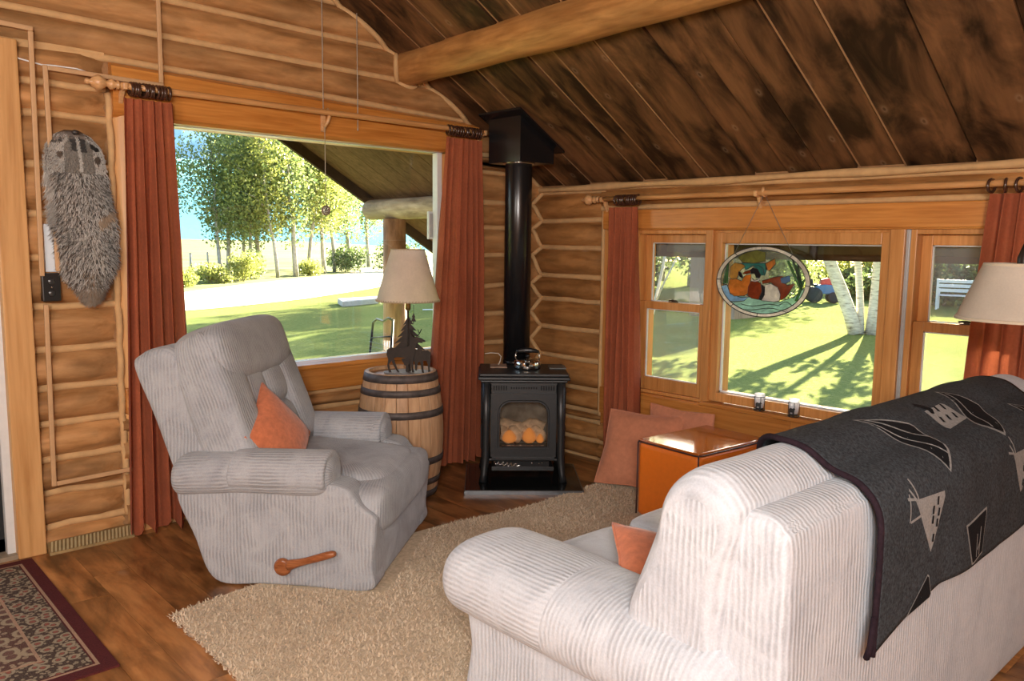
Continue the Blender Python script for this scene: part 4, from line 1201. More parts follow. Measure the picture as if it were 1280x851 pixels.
poly = [(w, z) for z, w in lv]+[(-w*.95, z-.006*(i % 2)) for i, (z, w) in reversed(list(enumerate(lv)))][:-1]
plate(mb, poly, -.005); 
mb.tube([(0, 0, .01), (0, 0, .40)], .006, 10)
mb.build('pine_cutout', [LMET], la)
mb = MB()
elk = [(-.125, .150), (-.10, .163), (-.05, .158), (0, .168), (.02, .185), (.035, .215), (.05, .232), (.085, .222), (.112, .205), (.105, .198), (.075, .200), (.055, .185), (.045, .15), (.045, .125), (.035, .10), (.035, .03), (.042, .012), (.026, .012), (.022, .06), (.012, .09), (.005, .05), (.008, .012), (-.008, .012), (-.012, .06), (-.015, .10), (-.06, .105), (-.085, .098), (-.072, .06), (-.062, .03), (-.048, .012), (-.062, .012), (-.082, .045), (-.098, .08), (-.112, .06), (-.108, .03), (-.098, .012), (-.114, .012), (-.124, .05), (-.118, .09), (-.128, .12)]
plate(mb, elk, .030)
for s in (-1, 1): mb.tube([tuple(rd*(.048+.006*s)+fd*.030+Vector((0, 0, .228))), tuple(rd*(.045+s*.028)+fd*.030+Vector((0, 0, .25))), tuple(rd*(.05+s*.036)+fd*.03+Vector((0, 0, .278)))], .003, 6); mb.tube([tuple(rd*(.045+s*.028)+fd*.030+Vector((0, 0, .25))), tuple(rd*(.05+s*.012)+fd*.03+Vector((0, 0, .276)))], .0025, 6)
mb.build('elk_cutout', [LMET], la)
mb = MB()
calf = [(.055, .105), (.075, .135), (.10, .150), (.125, .150), (.142, .135), (.142, .085), (.137, .04), (.140, .012), (.128, .012), (.126, .06), (.118, .085), (.098, .085), (.098, .04), (.102, .012), (.090, .012), (.084, .05), (.078, .08), (.066, .075), (.06, .05), (.052, .055)]
plate(mb, calf, .045)
doe = [(.04, .14), (.06, .155), (.085, .15), (.10, .125), (.09, .115), (.075, .125), (.06, .11), (.055, .02), (.045, .02), (.04, .08), (.02, .06), (-.02, .05), (-.04, .09), (.0, .1)]
plate(mb, doe, .014)
mb.build('deer_cutout', [LMET], la)
zb_ = 1.19-.744; zt_ = 1.50-.744
mb = MB(); mb.lathe([(.192, zb_), (.101, zt_)], 56, cap=False); mb.build('lamp_shade', [SHADE], la)
for (rr, zz) in ((.193, zb_), (.102, zt_)):
    mb = MB(); mb.tube([(rr*math.cos(a), rr*math.sin(a), zz) for a in np.linspace(0, 2*PI, 56, endpoint=False)], .0032, 6, closed=True)
    for a in np.linspace(0, 2*PI, 64 if rr > .15 else 36, endpoint=False):
        mb.tube([((rr-.004)*math.cos(a), (rr-.004)*math.sin(a), zz-.004), ((rr+.001)*math.cos(a+.03), (rr+.001)*math.sin(a+.03), zz+(.009 if rr > .15 else -.009))], .0022, 5)
    mb.build('shade_lacing', [LACE], la)
mb = MB(); mb.lathe([(.008, zb_-.06), (.017, zb_-.05), (.017, zb_+.02), (.012, zb_+.03)], 16); mb.lathe([(.016, zb_+.03), (.030, zb_+.08), (.022, zb_+.12), (.001, zb_+.13)], 16)
for a in (0, 2*PI/3, 4*PI/3): mb.tube([(0, 0, zt_-.02), (.1*math.cos(a), .1*math.sin(a), zt_)], .002, 5)
mb.tube([(0, 0, zb_+.12), (0, 0, zt_-.02)], .002, 5)
mb.build('socket', [plain('brass', (.35, .24, .10), .35, .5, .9)], la)
mb = MB(); q0 = rd*.035+fd*.01; mb.tube([tuple(q0+Vector((0, 0, zb_-.0))), tuple(q0+Vector((0, 0, zb_-.075)))], .0014, 5)
plate_pts = [(.035, zb_-.07), (.046, zb_-.10), (.041, zb_-.10), (.050, zb_-.125), (.037, zb_-.125), (.036, zb_-.14), (.033, zb_-.14), (.032, zb_-.125), (.020, zb_-.125), (.029, zb_-.10), (.024, zb_-.10)]
plate(mb, plate_pts, .01, .003); mb.build('pull_chain', [LMET], la)
# ------------------------------------------------------------------ curtains, rods, rings
CURT = cloth('curtain_rust', (.44, .125, .058), 70, .1, .05, .32, .15)
RODW = wood('rod_wood', (.36, .16, .05), (.52, .25, .085), (.60, .32, .13), 'X', .8, 14, .35, .4, .05)
RODWY = wood('rod_wood_y', (.36, .16, .05), (.52, .25, .085), (.60, .32, .13), 'Y', .8, 14, .35, .4, .05)
FIN = wood('finial_wood', (.42, .21, .08), (.58, .31, .13), (.66, .40, .19), 'X', 2, 14, .35, .4, .05)
RING = plain('ring_wood', (.055, .022, .012), .25, .5, 0, .2, 30, 0, .3)
def rod(name, label, axis, p0, p1, hgt, off, brackets, fin0=True, fin1=True, mat=RODW):
    """axis x runs along the back wall, axis y along the right wall; off = distance from the wall"""
    def Q(u, d, z): return (u, -d, z) if axis == 'x' else (-d, u, z)
    t = thing(name, label, 'curtain rod', Q(p0, off, hgt)); o0 = Vector(t.location)
    def rel(p): return tuple(Vector(p)-o0)
    mb = MB(); mb.tube([rel(Q(lerp(p0, p1, i/8), off, hgt)) for i in range(9)], .0165, 14); mb.build('pole', [mat], t)
    for k, (p, s) in enumerate(((p0, -1 if p0 < p1 else 1), (p1, 1 if p0 < p1 else -1))):
        if not (fin0, fin1)[k]: continue
        mb = MB()
        prof = [(.015, 0), (.022, .006), (.022, .012), (.014, .018), (.026, .034), (.026, .044), (.014, .058), (.020, .066), (.036, .090), (.036, .104), (.022, .124), (.010, .134), (.014, .146), (.010, .156), (.001, .160)]
        P = []
        for (r_, h) in prof:
            row = []
            for a in np.linspace(0, 2*PI, 18, endpoint=False):
                row.append(rel(Q(p+s*h, off+r_*math.cos(a), hgt+r_*math.sin(a))))
            P.append(row)
        mb.grid(P, 0, None, True, False, True); mb.build('finial', [FIN], t)
    for b in brackets:
        mb = MB(); n = 10
        prof = [(.012, -.10), (.02, -.12), (.045, -.095), (.075, -.05), (off-.012, -.024), (off+.026, -.02), (off+.030, .012), (off+.018, .014), (off+.016, -.004), (off-.02, -.006), (off-.024, .014), (off-.034, .012), (off-.04, -.02), (.05, -.04), (.012, -.05)]
        v = [rel(Q(b-.010, d, hgt+z)) for d, z in prof]+[rel(Q(b+.010, d, hgt+z)) for d, z in prof]; n = len(prof)
        mb.add(v, [tuple(range(n)), tuple(range(2*n-1, n-1, -1))]+[(i, n+i, n+(i+1) % n, (i+1) % n) for i in range(n)])
        mb.build('bracket', [FIN], t, bev=.003)
    return t
rod('curtain_rod', 'wooden curtain rod with turned finials over the picture window', 'x', -2.985, -.585, 2.292, .115, (-2.965, -.64))
rod('curtain_rod', 'wooden curtain rod with turned finial along the window wall', 'y', -.70, -5.2, 1.848, .095, (-.735, -1.905, -4.9), mat=RODWY)

def curtain(label, axis, top, bot, ztop, zbot, off, folds, amp, nring, seed, hgt, ringspan=None, ripple=.0):
    def Q(u, d, z): return (u, -d, z) if axis == 'x' else (-d, u, z)
    r = np.random.default_rng(seed)
    t = thing('curtain', label, 'curtain', Q((top[0]+top[1])/2, off, 0)); o0 = Vector(t.location)
    nu, nv = folds*12, 46; u = np.linspace(0, 1, nu)
    ph = 2*PI*folds*u+smooth_noise(nu, 4, 1.5, r); am = 1+smooth_noise(nu, 5, .5, r); drift = smooth_noise(nu, 3, 1.8, r)
    P = []
    for j in range(nv):
        v = j/(nv-1)     # 0 at the top
        e = v**.85
        a0, a1 = lerp(top[0], bot[0], e), lerp(top[1], bot[1], e)
        z = lerp(ztop, zbot, v)
        A = amp*(.45+.55*min(1, v*3.0)+.35*v)
        row = []
        for i in range(nu):
            d = off+A*am[i]*math.sin(ph[i]+drift[i]*v*1.5)+.25*A*math.sin(2.3*ph[i]+v*2)
            s = u[i]+.012*math.cos(ph[i])*(1+v)
            zz = z
            if v > .93: zz += ripple*math.sin(ph[i]*.5+seed)*(v-.93)/.07
            d = max(.062, d)
            row.append(tuple(Vector(Q(lerp(a0, a1, s), d, zz))-o0))
        P.append(row)
    mb = MB(); mb.grid(P, 0); mb.build('drape', [CURT], t)
    rs = ringspan or top
    for k in range(nring):
        p = lerp(rs[0], rs[1], (k+.5)/nring)+r.uniform(-.004, .004); tl = r.uniform(-.35, .35)
        mb = MB(); pts = []
        for a in np.linspace(0, 2*PI, 24, endpoint=False):
            w = .030*math.cos(a); h = .030*math.sin(a)-.012
            pts.append(tuple(Vector(Q(p+w*math.sin(tl), off+w*math.cos(tl), hgt+h))-o0))
        mb.tube(pts, .0072, 8, closed=True); mb.build('curtain_ring', [RING], t)
    return t
curtain('rust curtain at the left of the picture window, bunched behind the recliner', 'x', (-2.975, -2.725), (-3.035, -2.69), 2.235, .03, .118, 6, .036, 13, 3, 2.292, (-2.945, -2.745), .03)
curtain('rust curtain between the barrel and the stove', 'x', (-.962, -.672), (-1.135, -.675), 2.235, .02, .118, 6, .038, 13, 8, 2.292, (-.955, -.67), .01)
curtain('rust curtain in the corner at the left of the triple window', 'y', (-.800, -1.058), (-.82, -1.10), 1.79, .06, .108, 5, .032, 11, 13, 1.848, (-.87, -1.05), .01)
curtain('rust curtain behind the cream lamp at the right edge', 'y', (-3.115, -3.60), (-3.03, -3.62), 1.80, .06, .108, 7, .034, 9, 17, 1.848, (-3.10, -3.60), .01)

# ------------------------------------------------------------------ wire covers, outlet, panel, cable on the log wall
RACE = plain('raceway_tan', (.50, .30, .15), .5, .3, 0, .06)
def raceway(label, pts, w=.017):
    t = thing('wire_cover', label, 'wire cover', (pts[0][0], -.05, pts[0][1]))
    o0 = Vector(t.location)
    for (a, b) in zip(pts[:-1], pts[1:]):
        mb = MB(); x0, x1 = sorted((a[0], b[0])); z0, z1 = sorted((a[1], b[1]))
        mb.box(x0-w/2-o0.x, x1+w/2-o0.x, -.024, .012, z0-w/2-o0.z, z1+w/2-o0.z)
        mb.build('channel', [RACE], t, bev=.004)
    return t
raceway('tan wire cover running from the door head down to the low corner and curtain', [(-3.62, 2.545), (-3.352, 2.545), (-3.362, .345), (-2.99, .345)], .024) if False else None
def raceway2(label, pts, w=.022):
    t = thing('wire_cover', label, 'wire cover', (pts[0][0], -.05, pts[0][1])); o0 = Vector(t.location)
    for (a, b) in zip(pts[:-1], pts[1:]):
        d = Vector((b[0]-a[0], 0, b[1]-a[1])).normalized(); s = Vector((-d.z, 0, d.x))*w/2
        A = Vector((a[0], -.05, a[1]))+d*w/2-o0; B = Vector((b[0], -.05, b[1]))+d*w/2-o0
        f, k = Vector((0, -.036, 0)), Vector((0, -.022, 0))
        v = [A-s+k, A+s+k, A+s+f, A-s+f, B-s+k, B+s+k, B+s+f, B-s+f]
        mb = MB(); mb.add([tuple(p) for p in v], [(0, 1, 2, 3), (7, 6, 5, 4), (0, 4, 5, 1), (1, 5, 6, 2), (2, 6, 7, 3), (3, 7, 4, 0)])
        mb.build('channel', [RACE], t, bev=.004)
    return t
raceway2('tan wire cover from over the door down beside the casing into the black outlet', [(-3.60, 2.51), (-3.352, 2.50), (-3.362, 1.375)])
raceway2('tan wire cover rising beside the pelt, over the left curtain and up the gable', [(-3.292, 1.375), (-3.300, 2.335), (-2.772, 2.325), (-2.772, 3.15)])
raceway2('tan wire cover from under the black outlet down and right to the curtain', [(-3.352, 1.24), (-3.362, .345), (-3.0, .355)])
raceway2('short tan wire cover near the floor between casing and curtain', [(-3.385, .262), (-3.0, .268)]) if False else None
ob = thing('outlet', 'black double outlet box on the log wall under the pelt', 'outlet', (-3.325, -.05, 1.31))
mb = MB(); mb.box(-.040, .040, -.034, .012, -.068, .068); mb.build('plate', [BLKP], ob, bev=.005)
SOCK = plain('socket_black', (.03, .03, .03), .25, .5)
for z in (-.028, .028):
    mb = MB(); mb.lathe([(.001, -.037), (.015, -.037), (.017, -.034)], 16, (0, 0, z), axis='y'); mb.build('socket', [SOCK], ob)
mb = MB(); mb.lathe([(.001, -.0395), (.004, -.039), (.004, -.034)], 10, (0, 0, 0), axis='y'); mb.build('screw', [CHROME], ob)
pn = thing('wall_panel', 'white rectangular panel half hidden behind the pelt above the outlet', 'panel', (-3.31, -.045, 1.50))
mb = MB(); mb.box(-.030, .075, -.012, .012, -.118, .112); mb.build('cover', [plain('panel_white', (.62, .68, .72), .4, .4, 0, .03)], pn, bev=.004)
mb = MB(); mb.tube([(-3.55+.02, -.062, 2.43), (-3.48, -.068, 2.40), (-3.40, -.062, 2.362), (-3.31, -.062, 2.348), (-3.25, -.062, 2.352), (-3.16, -.062, 2.352), (-3.08, -.06, 2.335)], .0035, 6)
tag(mb.build('cable', [plain('cable_white', (.75, .75, .73), .5)]), 'thin white cable draped from the door casing along the wire cover', 'cable')
fv = thing('floor_vent', 'ribbed brass baseboard vent along the foot of the log wall', 'vent', (-3.2, -.08, 0))
mb = MB(); mb.prism([(-.035, 0), (.04, 0), (.04, .052), (.015, .052), (-.03, .012)], -.205, .19, 'x'); mb.build('housing', [plain('vent_brass', (.30, .20, .085), .45, .4, .5, .2)], fv)
mb = MB()
for k in range(22):
    x = -.20+k*.0175; mb.add([(x, -.031, .013), (x+.008, -.031, .013), (x+.020, .010, .050), (x+.012, .010, .050), (x, -.036, .017), (x+.008, -.036, .017), (x+.020, .006, .056), (x+.012, .006, .056)], [(0, 1, 2, 3), (4, 7, 6, 5), (0, 4, 5, 1), (1, 5, 6, 2), (2, 6, 7, 3), (3, 7, 4, 0)])
mb.build('rib', [plain('vent_rib', (.60, .50, .28), .4, .5, .5, .1)], fv)

# ------------------------------------------------------------------ badger pelt
pt = thing('badger_pelt', 'grey badger pelt with a striped head hanging on the log wall', 'pelt', (-3.18, -.06, 1.66))
outl = [(2.055, -3.235, -3.165), (2.035, -3.275, -3.125), (1.99, -3.31, -3.085), (1.93, -3.325, -3.062), (1.86, -3.325, -3.055), (1.79, -3.318, -3.062), (1.72, -3.312, -3.045), (1.65, -3.310, -3.028), (1.58, -3.300, -3.022), (1.50, -3.292, -3.025), (1.43, -3.28, -3.04), (1.37, -3.25, -3.065), (1.32, -3.205, -3.10), (1.275, -3.175, -3.125), (1.255, -3.165, -3.14)]
oz = np.array([o[0] for o in outl][::-1]); ol_ = np.array([o[1] for o in outl][::-1]); orr = np.array([o[2] for o in outl][::-1])
def pelt_d(x, z):
    a, b = np.interp(z, oz, ol_), np.interp(z, oz, orr); s = (2*(x-a)/(b-a+1e-9)-1)
    return .008+.055*np.clip(1-np.abs(s)**2.2, 0, 1)*np.clip((2.065-z)/.05, 0, 1)*np.clip((z-1.24)/.08, .2, 1)
mb = MB(); P = []
for z in np.linspace(1.256, 2.054, 40):
    a, b = np.interp(z, oz, ol_), np.interp(z, oz, orr)
    P.append([(x+3.18, -pelt_d(x, z)+.0, z-1.66) for x in np.linspace(a+.006, b-.006, 15)])
mb.grid(P, 0)
HIDE = plain('hide', (.20, .17, .145), .95, .1, 0, .3, 40)
mb.build('hide', [HIDE], pt, solid=.01)
def fur_col(x, z, r):
    a, b = np.interp(z, oz, ol_), np.interp(z, oz, orr); s = 2*(x-a)/(b-a+1e-9)-1
    white = np.array((.62, .585, .53)); grey = np.array((.29, .26, .22)); dark = np.array((.035, .03, .026)); tan = np.array((.42, .31, .21)); brn = np.array((.13, .095, .07))
    mid = -3.195+.012*math.sin((2.05-z)*9)
    if z > 1.86:
        if abs(x-mid) < .0075 and z > 1.865: return white*1.05
        if z > 1.96 and .008 < abs(x-mid) < .034: return dark*1.4+.02
        # ears and cheek patches
        if (abs((x+3.272)/.024)**2+abs((z-2.012-.25*(x+3.272))/.013)**2) < 1: return dark
        if (abs((x+3.115)/.026)**2+abs((z-1.985+.4*(x+3.115))/.013)**2) < 1: return dark
        if (abs((x+3.10)/.016)**2+abs((z-1.925)/.022)**2) < 1: return brn
        if (abs((x+3.265)/.012)**2+abs((z-1.945)/.016)**2) < 1: return brn
        if abs(x-mid) < .065-.05*max(0, (z-1.98)/.08) : return grey*(.75+.5*r.random())
        return white*(.85+.2*r.random())
    q = r.random()
    if abs(s) > .80 and z > 1.62 and s < 0: return white*(.7+.3*r.random())
    if s > .35 and 1.60 < z < 1.69 and abs((z-1.645)-.9*(x+3.08)) < .028: return tan*(.9+.3*r.random())
    if z < 1.40 and abs(s) < .35 and q < .3: return tan*.75
    if z < 1.32: return np.array((.33, .27, .21))*(.8+.4*r.random())
    if q < .50: return white*(.75+.35*r.random())
    if q < .66: return dark+.03*r.random()
    if q < .82: return grey
    return brn
r = np.random.default_rng(77); nb = 26000; V = []; C = []
zs = r.uniform(1.25, 2.05, nb)
for z in zs:
    a, b = np.interp(z, oz, ol_), np.interp(z, oz, orr); x = r.uniform(a-.004, b+.004)
    d = float(pelt_d(np.array(x), np.array(z))); s = 2*(x-a)/(b-a)-1
    ln = r.uniform(.022, .042)*(1.0 if z < 1.86 else .38)*(1.0+.3*(z < 1.45))
    w = r.uniform(.0008, .0017)*(1.0 if z < 1.86 else .85)
    ang = r.normal(0, .34)+s*.5+.35*math.sin(z*23+x*31)
    dx, dz = math.sin(ang)*ln, -math.cos(ang)*ln
    out_ = r.uniform(.002, .013)
    V.append([(x-w+3.18, -d-.004, z-1.66), (x+w+3.18, -d-.004, z-1.66), (x+dx*.6+w*.8+3.18, -d-out_-.005, z+dz*.6-1.66), (x+dx+3.18, -d-out_*.6-.004, z+dz-1.66)])
    C.append(fur_col(x, z, r))
V = np.array(V); C = np.array(C)
m, nt, out = new_mat('badger_fur'); at = N(nt, 'ShaderNodeAttribute', attribute_name='fur_colour'); bsdf(nt, out, at.outputs['Color'], .7, .2, sheen=.15)
o = fast_mesh('fur', V, 4, m, pt); o['kind'] = 'stuff'
ca_ = o.data.attributes.new('fur_colour', 'FLOAT_COLOR', 'POINT')
ca_.data.foreach_set('color', np.concatenate([np.repeat(C, 4, axis=0), np.ones((nb*4, 1))], 1).astype('f').ravel())
mb = MB(); pad(mb, (-3.197+3.18, -.062, 2.045-1.66), (.016, .014, .012), .9, .9, None, 14, 10); mb.build('nose', [plain('nose_dark', (.03, .025, .022), .5)], pt)

# ------------------------------------------------------------------ hanging things at the picture window
CORDM = plain('pale_cord', (.42, .36, .28), .7)
sc_ = thing('suncatcher', 'round beaded suncatcher on a thin cord in front of the picture window', 'suncatcher', (-1.843, -.085, 1.726))
mb = MB(); mb.lathe([(.001, -.007), (.020, -.007), (.024, 0), (.020, .007), (.001, .007)], 24, axis='y'); mb.build('disc', [stained('crystal', (.75, .68, .62), .6)], sc_)
mb = MB(); mb.tube([(.026*math.cos(a), 0, .026*math.sin(a)) for a in np.linspace(0, 2*PI, 28, endpoint=False)], .0045, 8, closed=True); mb.build('rim', [plain('rim_dark', (.20, .13, .11), .3, .5, .3)], sc_)
mb = MB()
for a in np.linspace(0, 2*PI, 8, endpoint=False): mb.lathe([(.001, -.0095), (.005, -.006), (.001, .0)], 8, (.013*math.cos(a), -.004, .013*math.sin(a)), axis='y')
mb.lathe([(.001, -.012), (.006, -.008), (.001, 0)], 8, (0, -.004, 0), axis='y'); mb.build('bead', [CHROME], sc_)
mb = MB(); mb.tube([(0, 0, .026), (0, 0, .50)], .0022, 5); mb.build('cord', [CORDM], sc_)
hk = thing('hook', 'small pale wooden hook on the header board holding the suncatcher', 'hook', (-1.843, -.06, 2.26))
mb = MB(); mb.box(-.014, .014, -.014, .002, -.075, .045); mb.build('plate', [FIN], hk, bev=.003)
mb = MB(); mb.tube([(0, -.008, -.04), (.0, -.03, -.045), (.012, -.04, -.02), (.024, -.038, .01), (.026, -.03, .045), (.022, -.022, .06)], [.008, .009, .010, .011, .010, .006], 10); mb.build('peg', [FIN], hk)
for nm, lb, x, z0, z1 in (('hanging_cord', 'thin pale cord from the ceiling down to the wooden hook', -1.846, 2.30, 3.035), ('hanging_cord', 'thin pale cord from the ceiling that ends on the header board, right of the hook', -1.612, 2.225, 2.90)):
    mb = MB(); mb.tube([(x, -.078, z1), (x, -.078, (z0+z1)/2), (x+.001, -.075, z0)], .0028, 6); mb.lathe([(.001, -.012), (.004, -.008), (.004, .004), (.001, .008)], 8, (x+.001, -.075, z0))
    tag(mb.build(nm, [CORDM]), lb, 'cord')
tm = thing('thermometer', 'white window thermometer fixed at the right jamb of the picture window', 'thermometer', (-.925, .10, 1.66))
mb = MB(); mb.box(-.028, .02, -.012, .012, -.095, .095); mb.build('housing', [VINYL], tm, bev=.004)
mb = MB(); mb.box(-.020, .012, -.0135, -.012, -.08, .08); mb.build('dial', [GREYV], tm)

# ------------------------------------------------------------------ stained glass oval with two ducks
sg = thing('stained_glass', 'oval stained glass panel with two ducks hanging in the wide window', 'stained glass', (-.045, -1.930, 1.338), 0)
SA, SB = .302, .205
LEAD = plain('lead_came', (.035, .035, .035), .45, .5, .6, .2)
def sgp(a, b, d=0): return (-d, -a*SA, b*SB)     # a to the viewer's right, b up, in units of the semi axes
def px(x, y): return ((x-473)/408.0, -(y-450)/308.0)
pal = {'white': stained('sg_white', (.80, .76, .70), .92), 'clear': stained('sg_clear', (.78, .86, .80), .10), 'blue': stained('sg_blue', (.36, .60, .85), .8), 'teal': stained('sg_teal', (.10, .42, .40), .45), 'brown': stained('sg_brown', (.42, .085, .02), .55),
       'amber': stained('sg_amber', (.78, .33, .06), .62), 'gold': stained('sg_gold', (.72, .45, .12), .5), 'green': stained('sg_green', (.13, .42, .10), .55), 'olive': stained('sg_olive', (.45, .45, .14), .35), 'black': stained('sg_black', (.02, .02, .025), .95), 'navy': stained('sg_navy', (.12, .26, .50), .7), 'water': stained('sg_water', (.50, .72, .70), .40)}
def pane_poly(name, key, pts, lift=.0, th=.003, pxs=True, parent=sg):
    q = [px(*p) if pxs else p for p in pts]
    # keep inside the inner oval
    q = [(a, b) if math.hypot(a, b) < .905 else (a*.905/math.hypot(a, b), b*.905/math.hypot(a, b)) for a, b in q]
    mb = MB(); n = len(q)
    v = [sgp(a, b, lift) for a, b in q]+[sgp(a, b, lift+th) for a, b in q]
    mb.add(v, [tuple(range(n)), tuple(range(2*n-1, n-1, -1))]+[(i, (i+1) % n, n+(i+1) % n, n+i) for i in range(n)])
    o = mb.build(name, [pal[key]], parent)
    mb = MB(); mb.tube([sgp(a, b, lift+th*.5) for a, b in q], .0022, 6, closed=True); mb.build('lead_line', [LEAD], o)
    return o
mb = MB()
for k in range(6):
    a0, a1 = [(-.06, .90), (.90, 2.22), (2.22, 3.12), (3.12, 4.0), (4.0, 4.65), (4.65, 6.223)][k]
    P = [[sgp(.995*math.cos(a), .995*math.sin(a), 0), sgp(.995*math.cos(a), .995*math.sin(a), .004), sgp(.915*math.cos(a), .91*math.sin(a), .004), sgp(.915*math.cos(a), .91*math.sin(a), 0)] for a in np.linspace(a0+.012, a1-.012, 22)]
    mb.grid(P, 0, None, False, False, True)
mb.build('border_glass', [pal['white']], sg)
mb = MB()
for k in (1.0, .91): mb.tube([sgp(k*math.cos(a), k*math.sin(a), .002) for a in np.linspace(0, 2*PI, 80, endpoint=False)], .0036 if k == 1 else .0026, 6, closed=True)
for a in (-.06, .90, 1.60, 2.22, 3.12, 4.0, 4.65, 5.35): mb.tube([sgp(.91*math.cos(a), .91*math.sin(a), .002), sgp(math.cos(a), math.sin(a), .002)], .0026, 6)
mb.build('came', [LEAD], sg)
el = lambda a0, a1, n=14, k=.905: [(k*math.cos(a), k*math.sin(a)) for a in np.linspace(a0, a1, n)]
E_ = lambda cx, cy, rx, ry, n=18, t=0.0: [(cx+rx*math.cos(a)*math.cos(t)-ry*math.sin(a)*math.sin(t), cy+rx*math.cos(a)*math.sin(t)+ry*math.sin(a)*math.cos(t)) for a in np.linspace(0, 2*PI, n, endpoint=False)]
pane_poly('glass_piece', 'clear', el(.15, PI+.1, 26)+[px(180, 500), px(400, 600), px(700, 590)], 0, .0022, False)
pane_poly('glass_piece', 'water', [px(180, 560), px(360, 590), px(640, 615), px(760, 560), px(830, 490)]+el(-.15, -PI+.35, 22), 0, .0022, False)
pane_poly('glass_piece', 'blue', [px(105, 505), px(165, 490), px(195, 570), px(300, 600), px(365, 590), px(330, 625), px(230, 640), px(190, 640), px(130, 580)], .0025, .002, False)
pane_poly('glass_piece', 'olive', [(250, 240), (330, 195), (420, 175), (500, 190), (500, 270), (400, 290), (300, 285)], .0025, .002)
pane_poly('glass_piece', 'teal', [(290, 290), (400, 290), (500, 285), (520, 330), (500, 400), (470, 330), (400, 310), (330, 350)], .0028, .002)
pane_poly('glass_piece', 'amber', [(500, 290), (580, 245), (590, 290), (540, 350), (505, 335)], .0028, .002)
for (x, y) in ((135, 440), (160, 400)):
    pane_poly('reed', 'green', [(x-8, 480), (x+2, 300), (x+12, 290), (x+10, 480)], .0032, .002)
for (x0, y0, x1, y1) in ((800, 470, 690, 260), (810, 440, 745, 235), (815, 500, 760, 300), (780, 600, 830, 420), (800, 420, 800, 280)):
    pane_poly('reed', 'green', [(x0-14, y0), (x1-4, y1), (x1+8, y1), (x0+8, y0)], .0032, .002)
# female duck
pane_poly('duck_body', 'amber', [(190, 440), (240, 430), (300, 450), (330, 400), (385, 385), (380, 450), (360, 560), (330, 580), (240, 590), (195, 560), (180, 490)], .0045, .003)
pane_poly('duck_head', 'gold', [(185, 420), (190, 330), (230, 288), (300, 300), (330, 320), (290, 350), (270, 380), (260, 430), (215, 440)], .005, .003)
pane_poly('duck_bill', 'black', [(268, 365), (290, 375), (315, 425), (285, 415), (270, 395)], .0055, .003)
# drake
pane_poly('duck_tail', 'brown', [(480, 440), (600, 400), (660, 390), (640, 430), (700, 470), (760, 450), (700, 560), (650, 600), (640, 520), (560, 450), (490, 465)], .0045, .003)
pane_poly('duck_wing', 'navy', [(640, 410), (715, 385), (725, 430), (680, 455), (650, 450)], .006, .003)
pane_poly('duck_flank', 'white', [(495, 480), (560, 462), (620, 490), (645, 550), (640, 605), (590, 618), (485, 612)], .005, .003)
pane_poly('duck_breast', 'brown', [(385, 450), (430, 445), (470, 460), (485, 530), (460, 605), (400, 600), (362, 575), (362, 500)], .005, .003)
pane_poly('duck_stripe', 'black', [(480, 470), (510, 490), (510, 560), (485, 612), (462, 605), (487, 540)], .0055, .003)
pane_poly('duck_collar', 'white', [(385, 415), (410, 440), (445, 432), (465, 410), (462, 440), (425, 452), (390, 448)], .0062, .003)
pane_poly('duck_head', 'black', [(372, 350), (395, 330), (440, 340), (470, 390), (460, 415), (430, 415), (415, 380), (385, 380)], .0055, .003)
pane_poly('duck_crest', 'teal', [(395, 320), (440, 305), (485, 330), (500, 390), (470, 395), (440, 340)], .005, .003)
pane_poly('duck_bill', 'brown', [(305, 385), (330, 365), (372, 350), (380, 378), (340, 385)], .0058, .003)
mb = MB()
for k, (yy, x0, x1) in enumerate(((655, 300, 640), (690, 340, 700), (625, 640, 760), (560, 690, 760))):
    mb.tube([sgp(*px(lerp(x0, x1, t), yy+14*math.sin(t*6+k)), .004) for t in np.linspace(0, 1, 14)], .0018, 5)
mb.build('ripple_line', [LEAD], sg)
mb = MB()
for s in (-1, 1): mb.tube([sgp(s*.62, .80, .002), (-.05, -.02, .505)] if s > 0 else [sgp(-.62, .80, .002), (-.05, -.02, .505)], .0016, 5)
mb.build('hanging_wire', [plain('wire_grey', (.2, .2, .2), .4, .5, .5)], sg)
h2 = thing('hook', 'small pale wooden hook on the log above the stained glass oval', 'hook', (-.055, -1.945, 1.845))
mb = MB(); mb.tube([(.01, 0, .0), (-.02, 0, -.012), (-.045, 0, -.006), (-.05, 0, .02), (-.045, 0, .034)], [.010, .011, .011, .010, .006], 10); mb.build('peg', [FIN], h2)

